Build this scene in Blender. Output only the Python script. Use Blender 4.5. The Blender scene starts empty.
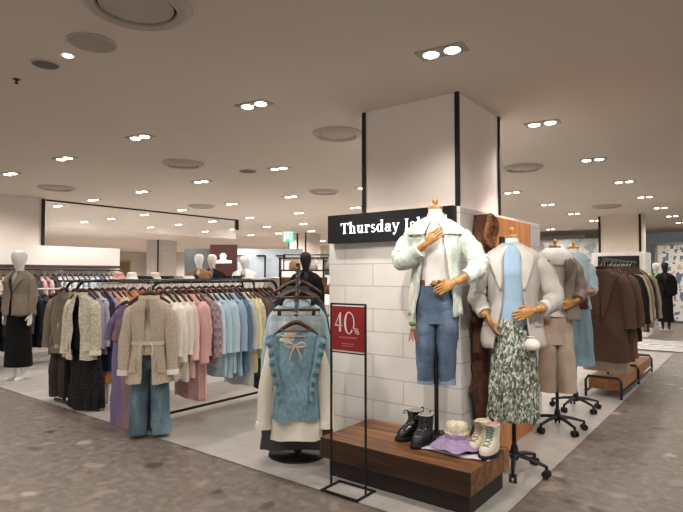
import bpy, bmesh, math, random
from mathutils import Vector, Matrix, noise
random.seed(7)
C = bpy.context.collection
PI = math.pi
R = math.radians

# ------------------------------------------------------------------ materials
def lin(c):
    if isinstance(c, str):
        c = [int(c[i:i+2], 16)/255 for i in (0, 2, 4)]
    return tuple(x/12.92 if x <= .04045 else ((x+.055)/1.055)**2.4 for x in c) + (1,)

def shade(c, k):
    return tuple(min(1, x*k) for x in c[:3]) + (1,)

class NT:
    def __init__(self, name):
        self.m = bpy.data.materials.new(name); self.m.use_nodes = True
        self.t = self.m.node_tree; self.b = self.t.nodes['Principled BSDF']
    def n(self, ty, **kw):
        x = self.t.nodes.new(ty)
        for k, v in kw.items():
            if k in x.inputs.keys(): x.inputs[k].default_value = v
            else: setattr(x, k, v)
        return x
    def l(self, a, ao, b, bi): self.t.links.new(a.outputs[ao], b.inputs[bi])
    def coord(self, scale=(1, 1, 1), rot=(0, 0, 0), out='Object'):
        c = self.n('ShaderNodeTexCoord'); mp = self.n('ShaderNodeMapping')
        mp.inputs['Scale'].default_value = scale; mp.inputs['Rotation'].default_value = rot
        self.l(c, out, mp, 'Vector'); return mp
    def ramp(self, stops, src, out='Fac', interp='LINEAR'):
        r = self.n('ShaderNodeValToRGB'); e = r.color_ramp; e.interpolation = interp
        while len(e.elements) < len(stops): e.elements.new(.5)
        for el, (p, c) in zip(e.elements, stops): el.position = p; el.color = c
        self.l(src, out, r, 'Fac'); return r
    def bump(self, src, out, strength=.3, dist=.01):
        b = self.n('ShaderNodeBump', Strength=strength, Distance=dist)
        self.l(src, out, b, 'Height'); self.l(b, 'Normal', self.b, 'Normal')
    def base(self, c=None, rough=.6, metal=0, spec=.4):
        if c: self.b.inputs['Base Color'].default_value = c
        self.b.inputs['Roughness'].default_value = rough; self.b.inputs['Metallic'].default_value = metal
        self.b.inputs['Specular IOR Level'].default_value = spec

MC = {}
def plain(name, c, rough=.5, metal=0, spec=.4, mott=.06, sc=8):
    k = ('p', name, c, rough, metal)
    if k in MC: return MC[k]
    t = NT(name); col = lin(c); t.base(col, rough, metal, spec)
    nz = t.n('ShaderNodeTexNoise', Scale=sc, Detail=3.0); t.l(t.coord(), 'Vector', nz, 'Vector')
    r = t.ramp([(.3, shade(col, 1-mott)), (.7, shade(col, 1+mott))], nz); t.l(r, 'Color', t.b, 'Base Color')
    MC[k] = t.m; return t.m

def emit(name, c, s):
    k = ('e', name, c, s)
    if k in MC: return MC[k]
    t = NT(name); t.base(lin(c), .5)
    t.b.inputs['Emission Color'].default_value = lin(c); t.b.inputs['Emission Strength'].default_value = s
    MC[k] = t.m; return t.m

def fabric(c, kind='plain'):
    k = ('f', c, kind)
    if k in MC: return MC[k]
    t = NT('fabric_'+kind); col = lin(c); t.base(col, .85, 0, .15)
    if kind == 'satin': t.base(col, .38, 0, .5)
    if kind in ('plain', 'satin'):
        nz = t.n('ShaderNodeTexNoise', Scale=6.0, Detail=4.0); t.l(t.coord((1, 1, .35)), 'Vector', nz, 'Vector')
        r = t.ramp([(.3, shade(col, .86)), (.7, shade(col, 1.1))], nz); t.l(r, 'Color', t.b, 'Base Color')
        t.bump(nz, 'Fac', .5, .03)
    elif kind == 'denim':
        nz = t.n('ShaderNodeTexNoise', Scale=5.0, Detail=5.0); t.l(t.coord((1.6, 1.6, .5)), 'Vector', nz, 'Vector')
        r = t.ramp([(.3, shade(col, .6)), (.5, col), (.75, shade(col, 1.9))], nz); t.l(r, 'Color', t.b, 'Base Color')
        n2 = t.n('ShaderNodeTexNoise', Scale=12.0, Detail=3.0); t.l(t.coord(), 'Vector', n2, 'Vector')
        t.bump(n2, 'Fac', .5, .03)
    elif kind == 'knit':
        w = t.n('ShaderNodeTexNoise', Scale=40.0, Detail=3.0); t.l(t.coord((1, 1, .5)), 'Vector', w, 'Vector')
        r = t.ramp([(.3, shade(col, .8)), (.7, shade(col, 1.08))], w); t.l(r, 'Color', t.b, 'Base Color')
        t.bump(w, 'Fac', .7, .02)
    elif kind == 'quilt':
        v = t.n('ShaderNodeTexVoronoi', Scale=34.0); t.l(t.coord(), 'Vector', v, 'Vector')
        r = t.ramp([(.0, shade(col, 1.08)), (.6, shade(col, .72))], v, 'Distance'); t.l(r, 'Color', t.b, 'Base Color')
        inv = t.n('ShaderNodeMath', operation='MULTIPLY'); inv.inputs[1].default_value = -1
        t.l(v, 'Distance', inv, 0); t.bump(inv, 0, .5, .015)
    elif kind == 'tweed':
        v = t.n('ShaderNodeTexNoise', Scale=90.0, Detail=4.0); t.l(t.coord(), 'Vector', v, 'Vector')
        r = t.ramp([(.35, shade(col, .82)), (.6, shade(col, 1.1))], v); t.l(r, 'Color', t.b, 'Base Color'); t.bump(v, 'Fac', .3, .01)
    elif kind == 'floral':
        v = t.n('ShaderNodeTexVoronoi', Scale=80.0, Randomness=1.0); t.l(t.coord((1, 1, .6)), 'Vector', v, 'Vector')
        sp = t.n('ShaderNodeSeparateColor'); t.l(v, 'Color', sp, 'Color')
        r = t.ramp([(0, lin('4d574c')), (.26, lin('7f897d')), (.46, lin('c9ccc2')), (.62, lin('979e92')), (.78, lin('5d665f')), (.9, lin('c9c2b3'))], sp, 'Red', 'CONSTANT')
        t.l(r, 'Color', t.b, 'Base Color')
    elif kind == 'plaid':
        br = t.n('ShaderNodeTexChecker', Scale=24.0); br.inputs['Color1'].default_value = col; br.inputs['Color2'].default_value = shade(col, .6)
        t.l(t.coord(), 'Vector', br, 'Vector'); t.l(br, 'Color', t.b, 'Base Color')
    elif kind == 'lace':
        v = t.n('ShaderNodeTexVoronoi', Scale=60.0); t.l(t.coord(), 'Vector', v, 'Vector')
        r = t.ramp([(.2, shade(col, .5)), (.6, shade(col, 2.2))], v, 'Distance'); t.l(r, 'Color', t.b, 'Base Color'); t.bump(v, 'Distance', .6, .02)
    MC[k] = t.m; return t.m

def wood(name, c1, c2, scale=(1, 14, 14), rough=.5, bump=.15, planks=None):
    k = ('w', name)
    if k in MC: return MC[k]
    t = NT(name); t.base(lin(c1), rough, 0, .4)
    mp = t.coord(scale); nz = t.n('ShaderNodeTexNoise', Scale=2.2, Detail=6.0, Distortion=.7); t.l(mp, 'Vector', nz, 'Vector')
    r = t.ramp([(.32, lin(c2)), (.68, lin(c1))], nz)
    if planks:
        sp = t.n('ShaderNodeSeparateXYZ'); t.l(t.coord(), 'Vector', sp, 'Vector')
        mm = t.n('ShaderNodeMath', operation='MULTIPLY'); mm.inputs[1].default_value = planks; t.l(sp, 'Y', mm, 0)
        fr = t.n('ShaderNodeMath', operation='FRACT'); t.l(mm, 0, fr, 0)
        fl = t.n('ShaderNodeMath', operation='FLOOR'); t.l(mm, 0, fl, 0)
        wn = t.n('ShaderNodeTexWhiteNoise', noise_dimensions='1D'); t.l(fl, 0, wn, 'W')
        tone = t.ramp([(0, (.5, .48, .46, 1)), (1, (1.0, 1.0, 1.0, 1))], wn, 'Value')
        gap = t.ramp([(.0, (.08, .07, .06, 1)), (.09, (1, 1, 1, 1)), (.91, (1, 1, 1, 1)), (1, (.08, .07, .06, 1))], fr, 0)
        m1 = t.n('ShaderNodeMix', data_type='RGBA', blend_type='MULTIPLY'); m1.inputs[0].default_value = 1
        m2 = t.n('ShaderNodeMix', data_type='RGBA', blend_type='MULTIPLY'); m2.inputs[0].default_value = 1
        t.l(r, 'Color', m1, 6); t.l(tone, 'Color', m1, 7); t.l(m1, 2, m2, 6); t.l(gap, 'Color', m2, 7); t.l(m2, 2, t.b, 'Base Color')
    else:
        t.l(r, 'Color', t.b, 'Base Color')
    t.bump(nz, 'Fac', bump, .02); MC[k] = t.m; return t.m

def terrazzo():
    t = NT('terrazzo_floor'); t.base(None, .42, 0, .4)
    mp = t.coord()
    dist = t.n('ShaderNodeTexNoise', Scale=3.0, Detail=3.0); t.l(mp, 'Vector', dist, 'Vector')
    add = t.n('ShaderNodeVectorMath', operation='MULTIPLY_ADD'); add.inputs[1].default_value = (.35, .35, 0)
    t.l(dist, 'Color', add, 0); t.l(mp, 'Vector', add, 2)
    v = t.n('ShaderNodeTexVoronoi', Scale=5.0); t.l(add, 0, v, 'Vector')
    sp = t.n('ShaderNodeSeparateColor'); t.l(v, 'Color', sp, 'Color')
    a = t.ramp([(0, lin('3f3733')), (.12, lin('5a504b')), (.3, lin('71675f')), (.7, lin('7b7069')), (.93, lin('8c8078')), (1, lin('a89c94'))], sp, 'Red')
    d = t.ramp([(.22, (1, 1, 1, 1)), (.42, (0, 0, 0, 1))], v, 'Distance')
    bg = t.n('ShaderNodeTexNoise', Scale=14.0, Detail=6.0); t.l(mp, 'Vector', bg, 'Vector')
    bgc = t.ramp([(.3, lin('5f5650')), (.55, lin('726861')), (.75, lin('877d75'))], bg)
    m = t.n('ShaderNodeMix', data_type='RGBA'); t.l(d, 'Color', m, 0); t.l(bgc, 'Color', m, 6); t.l(a, 'Color', m, 7)
    t.l(m, 2, t.b, 'Base Color'); return t.m

def tile(name, c, w, h, mortar='a8a4a0', rough=.4, axes='xy', msize=.008, off=.5, bump=.0, mott=.08):
    t = NT(name); t.base(None, rough, 0, .4); col = lin(c)
    mp = t.coord()
    if axes != 'xy':
        sp = t.n('ShaderNodeSeparateXYZ'); t.l(mp, 'Vector', sp, 'Vector')
        ad = t.n('ShaderNodeMath', operation='ADD'); t.l(sp, 'X', ad, 0); t.l(sp, 'Y', ad, 1)
        cb = t.n('ShaderNodeCombineXYZ'); t.l(ad, 0, cb, 'X'); t.l(sp, 'Z', cb, 'Y'); src = (cb, 'Vector')
    else: src = (mp, 'Vector')
    b = t.n('ShaderNodeTexBrick'); b.offset = off
    b.inputs['Scale'].default_value = 1; b.inputs['Brick Width'].default_value = w; b.inputs['Row Height'].default_value = h
    b.inputs['Mortar Size'].default_value = msize; b.inputs['Mortar Smooth'].default_value = .3
    b.inputs['Color1'].default_value = col; b.inputs['Color2'].default_value = shade(col, .95); b.inputs['Mortar'].default_value = lin(mortar)
    t.l(src[0], src[1], b, 'Vector')
    nz = t.n('ShaderNodeTexNoise', Scale=5.0, Detail=6.0); t.l(mp, 'Vector', nz, 'Vector')
    r = t.ramp([(.3, (1-mott*2, 1-mott*2, 1-mott*2, 1)), (.7, (1, 1, 1, 1))], nz)
    m = t.n('ShaderNodeMix', data_type='RGBA', blend_type='MULTIPLY'); m.inputs[0].default_value = 1
    t.l(b, 'Color', m, 6); t.l(r, 'Color', m, 7); t.l(m, 2, t.b, 'Base Color')
    if bump:
        iv = t.n('ShaderNodeMath', operation='SUBTRACT'); iv.inputs[0].default_value = 1; t.l(b, 'Fac', iv, 1); t.bump(iv, 0, bump, .01)
    return t.m

def glass(name, c, alpha):
    t = NT(name); t.base(lin(c), .05, 0, .5); t.b.inputs['Alpha'].default_value = alpha; return t.m

# ------------------------------------------------------------------ mesh helpers
class MB:
    def __init__(self): self.V = []; self.F = []
    def add(self, V, F):
        o = len(self.V); self.V += [Vector(v) for v in V]; self.F += [tuple(i+o for i in f) for f in F]; return self
    def box(self, c, s, bev=.0, rz=0, seg=2):
        bm = bmesh.new(); bmesh.ops.create_cube(bm, size=1)
        bmesh.ops.scale(bm, vec=s, verts=bm.verts)
        if bev: bmesh.ops.bevel(bm, geom=list(bm.edges), offset=bev, segments=seg, profile=.5, affect='EDGES')
        M = Matrix.Translation(c) @ Matrix.Rotation(rz, 4, 'Z'); bm.transform(M)
        bm.verts.index_update()
        self.add([v.co.copy() for v in bm.verts], [[v.index for v in f.verts] for f in bm.faces]); bm.free(); return self
    def loft(self, rings, closed=True, cap0=False, cap1=False):
        n = len(rings[0]); V = [p for r in rings for p in r]; F = []
        for i in range(len(rings)-1):
            for j in range(n if closed else n-1):
                a = i*n+j; b = i*n+(j+1) % n; F.append((a, b, b+n, a+n))
        if cap0: F.append(tuple(range(n-1, -1, -1)))
        if cap1: F.append(tuple((len(rings)-1)*n+j for j in range(n)))
        return self.add(V, F)
    def tube(self, path, rad, n=8, ref=None, cap=True, wr=None):
        path = [Vector(p) for p in path]; m = len(path)
        if not isinstance(rad, (list, tuple)): rad = [rad]*m
        rings = []; prev = Vector(ref) if ref else None
        for i, p in enumerate(path):
            t = (path[min(i+1, m-1)]-path[max(i-1, 0)])
            if t.length < 1e-9: t = Vector((0, 0, 1))
            t.normalize()
            if prev is None:
                prev = Vector((1, 0, 0)) if abs(t.x) < .8 else Vector((0, 1, 0))
            u = prev - t*prev.dot(t)
            if u.length < 1e-4: u = t.orthogonal()
            u.normalize(); v = t.cross(u); prev = u
            ru, rv = rad[i] if isinstance(rad[i], (list, tuple)) else (rad[i], rad[i])
            ring = []
            for j in range(n):
                a = 2*PI*j/n; k = wr(i, j, a) if wr else 1
                ring.append(p + u*(math.cos(a)*ru*k) + v*(math.sin(a)*rv*k))
            rings.append(ring)
        return self.loft(rings, True, cap, cap)
    def lathe(self, prof, c=(0, 0, 0), n=24, cap0=True, cap1=True, ysc=1):
        c = Vector(c)
        return self.loft([[c+Vector((r*math.cos(2*PI*j/n), r*ysc*math.sin(2*PI*j/n), z)) for j in range(n)] for r, z in prof], True, cap0, cap1)
    def poly(self, pts2, f, d0, d1):
        n = len(pts2); A = [f(x, y, d0) for x, y in pts2]; B = [f(x, y, d1) for x, y in pts2]
        return self.add(A+B, [tuple(range(n)), tuple(range(2*n-1, n-1, -1))]+[(i, i+n, (i+1) % n+n, (i+1) % n) for i in range(n)])
    def build(self, name, mat, parent=None, smooth=True, loc=None):
        me = bpy.data.meshes.new(name); me.from_pydata([tuple(v) for v in self.V], [], self.F); me.update()
        bm = bmesh.new(); bm.from_mesh(me); bmesh.ops.recalc_face_normals(bm, faces=bm.faces); bm.to_mesh(me); bm.free()
        o = bpy.data.objects.new(name, me); C.objects.link(o); me.materials.append(mat)
        if smooth:
            me.polygons.foreach_set('use_smooth', [True]*len(me.polygons))
            me.set_sharp_from_angle(angle=R(50))
        if parent: o.parent = parent
        if loc: o.location = loc
        return o

def smooth(pts, k=4):
    """Catmull-Rom through (x,y,z) points"""
    P = [Vector(p) for p in pts]; out = []
    for i in range(len(P)-1):
        p0 = P[max(i-1, 0)]; p1 = P[i]; p2 = P[i+1]; p3 = P[min(i+2, len(P)-1)]
        for s in range(k):
            t = s/k
            out.append(.5*((2*p1)+(p2-p0)*t+(2*p0-5*p1+4*p2-p3)*t*t+(-p0+3*p1-3*p2+p3)*t**3))
    out.append(P[-1].copy()); return out

def lerpl(vals, n):
    m = len(vals)-1; out = []
    for i in range(n):
        f = i/(n-1)*m; a = min(int(f), m-1); t = f-a
        va, vb = vals[a], vals[a+1]
        if isinstance(va, (tuple, list)): out.append(tuple(x+(y-x)*t for x, y in zip(va, vb)))
        else: out.append(va+(vb-va)*t)
    return out

def thing(name, label, cat, loc=(0, 0, 0), rz=0, group=None):
    o = bpy.data.objects.new(name, None); C.objects.link(o); o.location = loc; o.rotation_euler = (0, 0, rz)
    o.empty_display_size = .1
    return tag(o, label, cat, group)
def tag(o, label, cat, group=None):
    o['label'] = label; o['category'] = cat
    if group: o['group'] = group
    return o
def struct(name, mb, mat, parent=None, smooth=False):
    o = mb.build(name, mat, parent, smooth)
    if not parent: o['kind'] = 'structure'
    return o
def copy_tree(o, parent=None):
    c = o.copy(); C.objects.link(c)
    if parent: c.parent = parent
    for ch in list(o.children): copy_tree(ch, c)
    return c
ORD = ['first', 'second', 'third', 'fourth', 'fifth', 'sixth', 'seventh', 'eighth', 'ninth', 'tenth', 'eleventh', 'twelfth', 'thirteenth', 'fourteenth',
       'fifteenth', 'sixteenth', 'seventeenth', 'eighteenth', 'nineteenth', 'twentieth', 'twenty-first', 'twenty-second', 'twenty-third', 'twenty-fourth', 'twenty-fifth', 'twenty-sixth', 'twenty-seventh', 'twenty-eighth', 'twenty-ninth', 'thirtieth',
       'thirty-first', 'thirty-second', 'thirty-third', 'thirty-fourth', 'thirty-fifth', 'thirty-sixth']

black = plain('black_metal', '1b1a1a', .45, .3, .5)
blackmatte = plain('black_matte', '151414', .7)
walnut = wood('hanger_wood', '5a3826', '34201a', (6, 6, 6), .4, .05)
formwood = wood('form_wood', 'd2a266', 'a87440', (10, 10, 3), .4, .05)
handwood = wood('hand_wood', 'c9975c', '9c6c3c', (12, 12, 12), .4, .05)
chrome = plain('chrome', 'c9c9c9', .2, 1)
white = plain('white_paint', 'e6e3df', .6)
mannequin_white = plain('mannequin_white', 'e4e1dc', .35)
cap_white = fabric('e9e4da')

# ------------------------------------------------------------------ garments
class Shell:
    """a garment body as a function P(z, theta); theta=-pi/2 is the front"""
    def __init__(self, lev, e=2.4, amp=0, k=7, ph=0, amp0=0, cx=None):
        self.lev = sorted(lev, key=lambda l: -l[0]); self.e = e; self.amp = amp; self.k = k; self.ph = ph; self.amp0 = amp0; self.cr = .022 if amp else 0
    def ab(self, z):
        L = self.lev
        if z >= L[0][0]: return L[0][1], L[0][2]
        for u, v in zip(L, L[1:]):
            if z >= v[0]:
                t = (u[0]-z)/(u[0]-v[0]) if u[0] != v[0] else 0
                t = t*t*(3-2*t)*.5+t*.5
                return u[1]+(v[1]-u[1])*t, u[2]+(v[2]-u[2])*t
        return L[-1][1], L[-1][2]
    def P(self, z, th, s=1.0, off=0.0):
        a, b = self.ab(z); c = math.cos(th); n = math.sin(th); q = 2/self.e
        x = a*math.copysign(abs(c)**q, c); y = b*math.copysign(abs(n)**q, n)
        T = (self.lev[0][0]-z)/(self.lev[0][0]-self.lev[-1][0]); A = self.amp0+self.amp*T
        f = 1+A*(math.sin(self.k*th+self.ph)+.5*math.sin(2.3*self.k*th+2*self.ph+6*T))*.8
        v = Vector((x*s*(1+(f-1)*.35), y*s*f, z))
        if off: v += Vector((c, n, 0))*off
        q = noise.noise(Vector((v.x*7+self.ph*3, v.y*9, v.z*6)))*self.cr
        v.x += c*q; v.y += n*q
        return v
    def mesh(self, nz=18, n=44, gap=None, z1=None, z0=None, s=1.0, wob=0):
        top = self.lev[0][0] if z1 is None else z1; bot = self.lev[-1][0] if z0 is None else z0
        zs = sorted(set([top-(top-bot)*i/(nz-1) for i in range(nz)]+[l[0] for l in self.lev if bot <= l[0] <= top]), reverse=True)
        rings = []
        for z in zs:
            g = gap(z) if gap else 0
            if gap: th = [-PI/2+g+(2*PI-2*g)*j/(n-1) for j in range(n)]
            else: th = [-PI/2+2*PI*j/n for j in range(n)]
            ring = [self.P(z, t, s) for t in th]
            if wob and z == zs[-1]:
                for j, p in enumerate(ring): p.z += wob*math.sin(th[j]*5+self.ph)
            rings.append(ring)
        return MB().loft(rings, closed=not gap)
    def patch(self, mb, z0, z1, t0, t1, s=1.02, off=.004, nz=8, nt=5):
        f0 = t0 if callable(t0) else (lambda z: t0); f1 = t1 if callable(t1) else (lambda z: t1)
        rings = []
        for i in range(nz):
            z = z0+(z1-z0)*i/(nz-1)
            rings.append([self.P(z, f0(z)+(f1(z)-f0(z))*j/(nt-1), s, off) for j in range(nt)])
        mb.loft(rings, closed=False); return mb

def wrinkle(seed, amp=.07):
    rn = random.Random(seed); a, b, c = (rn.uniform(0, 6) for _ in range(3))
    return lambda i, j, t: 1+amp*(math.sin(i*1.3+a+2*math.cos(t+b))+.6*math.sin(2*t+i*.8+c)+.7*math.sin(i*2.6-3*t+b))

def sleeve(parent, pts, rad, mat, seed=0, cuff=None, n=12, k=5, amp=.06, cuff_len=2, name='sleeve'):
    path = smooth(pts, k); rr = lerpl(rad, len(path))
    mb = MB().tube(path, rr, n, (0, 1, 0), True, wrinkle(seed, amp))
    s = mb.build(name, mat, parent)
    if cuff:
        e = path[-1]; d = (path[-1]-path[-2]).normalized(); r0 = rr[-1]
        r0 = r0 if isinstance(r0, (tuple, list)) else (r0, r0)
        MB().tube([e-d*.045, e-d*.02, e+d*.004], [(r0[0]*1.13, r0[1]*1.13)]*3, n, (0, 1, 0)).build('cuff', cuff, s)
    return s

def hanger(loc, rz, label, group, w=.2, pants=False, drop=.10, mat=None):
    """loc = point on rail; local z=0 at rail"""
    t = thing('clothes_hanger', label, 'hanger', loc, rz, group)
    hk = [(0, 0, -drop), (0, 0, -.045), (.012, 0, -.03), (.02, 0, -.005), (.012, 0, .012), (0, 0, .017), (-.013, 0, .01), (-.019, 0, -.006)]
    MB().tube(smooth(hk, 2), .0035, 5).build('hook', chrome, t)
    if pants:
        MB().box((0, 0, -drop-.01), (2*w, .014, .022), .004, seg=1).build('clip_bar', mat or walnut, t)
        for s in (-1, 1): MB().box((s*w*.72, 0, -drop-.045), (.03, .026, .06), .004, seg=1).build('clip', blackmatte, t)
    else:
        P = smooth([(-w, 0, -drop-.08), (-w*.55, 0, -drop-.025), (0, 0, -drop+.018), (w*.55, 0, -drop-.025), (w, 0, -drop-.08)], 3)
        MB().tube(P, lerpl([(.014, .010), (.012, .017), (.010, .02), (.012, .017), (.014, .010)], len(P)), 8, (0, 1, 0)).build('shoulder_bar', mat or walnut, t)
    return t

def top_levels(L, w, hem, dep, neck=.075):
    return [(L, neck, .055), (L-.015, neck+.025, .056), (L-.03, w*.62, .057), (L-.05, w*.84, .06), (L-.075, w*.97, .064), (L-.11, w*1.0, dep*.85), (L-.2, w*.97, dep), (L*.5, (w+hem)/2*.98, dep), (0, hem, dep*1.05)]

def top(loc, rz, label, cat, name, mat, L=.65, w=.21, hem=None, dep=.075, slen=.5, srad=(.065, .05), flare=.05, open_front=0, collar='band',
        cuff=None, group=None, seed=0, buttons=None, trim=None, folds=.12, pockets=None, puff=0, lapel=None, n=36, hood=False, waist=None, nz=14):
    """upper garment on a hanger; loc = its hem centre"""
    rn = random.Random(seed); hem = hem or w*1.05
    t = thing(name, label, cat, loc, rz, group)
    lev = top_levels(L, w, hem, dep)
    if waist: lev = [l for l in lev if abs(l[0]-L*.5) > 1e-6]+[(waist[0], waist[1], dep*.9)]
    sh = Shell(lev, 2.3, folds, rn.choice([5, 6, 7, 8]), rn.uniform(0, 6))
    gap = (lambda z: open_front*(.35+.65*min(1, max(0, (L-z)/L*1.6)))) if open_front else None
    sh.mesh(nz, n, gap, wob=.006).build('body', mat, t)
    if slen:
        for s in (-1, 1):
            pts = [(s*(w*.78), 0, L-.10), (s*(w*.98), -.005, L-.155), (s*(w+flare*.7), -.01, L-.15-slen*.4), (s*(w+flare), -.02, L-.1-slen)]
            r0, r1 = srad
            sleeve(t, pts, [(r0*.5, r0*.8), (r0*(.95+puff), r0*(1.05+puff)), (r0*.9, r0*1.05), (r1, r1*1.1)], mat, seed+s+3, cuff or None, 10, 4, .05)
    if collar == 'band':
        MB().loft([[sh.P(L-.012, -PI/2+2*PI*j/16, 1.02) for j in range(16)], [sh.P(L-.012, -PI/2+2*PI*j/16, 1.0)+Vector((0, .004, .03)) for j in range(16)]]).build('collar', trim or mat, t)
    elif collar == 'shirt':
        mb = MB()
        for s in (-1, 1):
            rings = []
            for i in range(5):
                f = i/4; th = -PI/2+s*(.12+2.6*f)
                p = sh.P(L-.01, th, 1.0)+Vector((0, 0, .03)); q = sh.P(L-.03, th, 1.15)+Vector((0, -.012*(1-f), -.035*(1-f)))
                rings.append([sh.P(L-.012, th, 1.0), p, q])
            mb.loft(rings, False)
        mb.build('collar', trim or mat, t)
    elif collar == 'peter':
        mb = MB(); rings = []
        for i in range(13):
            th = -PI/2+.1+(2*PI-.2)*i/12
            a = sh.P(L-.005, th, 1.0); rings.append([a+Vector((0, 0, .01)), Vector((a.x*1.7, a.y*1.5-.004, L-.03)), Vector((a.x*2.1, a.y*1.7-.008, L-.075))])
        mb.loft(rings, False).build('collar', trim or mat, t)
    if lapel:
        mb = MB()
        for s in (-1, 1):
            zb = L*.48
            f0 = lambda z, s=s: -PI/2+s*(gap(z) if gap else .02)
            f1 = lambda z, s=s: -PI/2+s*((gap(z) if gap else .02)+.05+.55*max(0, min(1, (z-zb)/(L-.1-zb))))
            sh.patch(mb, zb, L-.02, f0, f1, 1.08, .01, 8, 4)
        mb.build('lapel', lapel, t)
    if buttons:
        mb = MB()
        nb = 5
        for i in range(nb):
            z = L-.1-(L-.16)*i/(nb-1)
            th = -PI/2+(gap(z)+.06 if gap else 0)
            p = sh.P(z, th, 1.03, .004); mb.tube([p+Vector((0, .004, 0)), p+Vector((0, -.004, 0))], .009, 8)
        mb.build('buttons', buttons, t)
        if not gap:
            mb = MB(); sh.patch(mb, .01, L-.03, -PI/2-.09, -PI/2+.09, 1.02, .002, 8, 3); mb.build('placket', trim or mat, t)
    if pockets:
        for s in (-1, 1):
            mb = MB(); sh.patch(mb, pockets[0], pockets[1], -PI/2+s*.45, -PI/2+s*.95, 1.05, .006, 3, 4); mb.build('pocket', trim or mat, t)
    if hood:
        rings = [[Vector((.1*math.cos(a)*f, .05+.07*math.sin(a)*f, L-.02+h)) for a in [2*PI*j/14 for j in range(14)]] for f, h in ((1, 0), (1.15, -.05), (1, -.12), (.5, -.16))]
        MB().loft(rings, True, False, True).build('hood', mat, t)
    return t, sh

def trousers(parent, z0, z1, mat, hip=.17, hemr=.085, dep=.085, sx=1, seed=0, belt=None, turn=None, crotch=None, spread=.0, bx=0, by=0, names='leg', bulge=0):
    """z0 hem, z1 waist; adds parts to parent"""
    cr = crotch if crotch is not None else z1-.27
    sh = Shell([(z1, hip*.86, dep*.85), (z1-.04, hip*.88, dep*.88), (z1-.16, hip, dep*1.08), (cr-.03, hip*1.0, dep)], 2.3, .04, 5, seed)
    m = sh.mesh(8, 32)
    for v in m.V: v.x += bx; v.y += by
    m.build('seat', mat, parent)
    for s in (-1, 1):
        pts = [(bx+s*hip*.48, by, cr+.07), (bx+s*hip*.5, by-.005, cr-.08), (bx+s*(hip*.5+spread*.5), by-.01, (cr+z0)/2), (bx+s*(hip*.52+spread), by, z0)]
        path = smooth(pts, 5); r = lerpl([(hip*.5, dep*.95), (hip*.52, dep), (hemr*1.0+bulge, hemr*1.05+bulge), (hemr, hemr*.95)], len(path))
        lg = MB().tube(path, r, 14, (1, 0, 0), True, wrinkle(seed+s, .03)).build(names, mat, parent)
        if turn:
            MB().tube([Vector((bx+s*(hip*.52+spread), by, z0+.06)), Vector((bx+s*(hip*.52+spread), by, z0-.004))], [(hemr*1.07, hemr*1.03)]*2, 14, (1, 0, 0)).build('turn_up', turn, lg)
    wb = MB(); rings = [[sh.P(z, 2*PI*j/28, 1.03)+Vector((bx, by, 0)) for j in range(28)] for z in (z1+.002, z1-.035)]
    wb.loft(rings).build('waistband', belt or mat, parent)
    return sh

def skirt_shell(z1, z0, r1, r0, dep1, dep0, amp=.08, k=11, ph=0):
    return Shell([(z1, r1, dep1), (z1-.12*(z1-z0), r1+(r0-r1)*.3, dep1+(dep0-dep1)*.35), (z0, r0, dep0)], 2.1, amp, k, ph, .01)

def hand(parent, wrist, d, nrm, mat, side=1, curl=.5, s=1.0, name='hand', spread=.12):
    """palm + five bent fingers + side thumb; d points along the fingers, nrm out of the palm"""
    d = Vector(d).normalized(); nrm = Vector(nrm); nrm = (nrm-d*nrm.dot(d)).normalized(); lat = d.cross(nrm)*side
    W = Vector(wrist); mb = MB()
    P = lambda a, b, c: W+(d*a+lat*b+nrm*c)*s
    mb.tube([P(-.03, 0, 0), P(0, 0, 0), P(.03, .003, 0), P(.065, .002, .002), P(.088, 0, .004), P(.095, 0, .005)], [(.021*s, .017*s), (.022*s, .015*s), (.034*s, .015*s), (.04*s, .014*s), (.037*s, .012*s), (.030*s, .008*s)], 12, lat)
    for i, (b, l) in enumerate(((.029, .068), (.010, .08), (-.010, .074), (-.028, .056))):
        ang = curl*(.35+.06*i); p = Vector((.085, b, .003)); dirv = 0; pts = [p.copy()]; sp = b*spread*8
        for j, fr in enumerate((.45, .32, .23)):
            dirv += ang*(1.0 if j else .7)
            p = p+Vector((math.cos(dirv)*l*fr, sp*l*fr, math.sin(dirv)*l*fr)); pts.append(p.copy())
        path = smooth([P(*q) for q in pts], 3)
        rr = lerpl([.0098*s, .0092*s, .0085*s, .0068*s], len(path)); rr[-1] *= .6
        mb.tube(path, rr, 8, nrm)
    th = [P(.02, .022, .002), P(.045, .042, .012), P(.07, .05, .026), P(.09, .046, .038)]
    path = smooth(th, 3); rr = lerpl([.013*s, .0115*s, .0105*s, .0075*s], len(path)); rr[-1] *= .6
    mb.tube(path, rr, 8, nrm)
    return mb.build(name, mat, parent)

# ------------------------------------------------------------------ structure
CH = 3.0
struct('floor', MB().add([(-60, -8, -.006), (12, -8, -.006), (12, 40, -.006), (-60, 40, -.006)], [(0, 1, 2, 3)]), terrazzo())
o = struct('floor', MB().add([(-20, 2.9, 0), (-1.27, 2.9, 0), (-1.27, 12, 0), (-20, 12, 0)], [(0, 1, 2, 3)]), tile('light_floor_tile', 'b3aea9', .9, .9, 'a09b96', .4, 'xy', .004, 0, 0, .1))
struct('ceiling', MB().box((-24, 14, CH+.1), (72, 46, .2)), plain('ceiling_paint', 'dcd3c9', .9, 0, .1, .02, .6))

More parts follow.
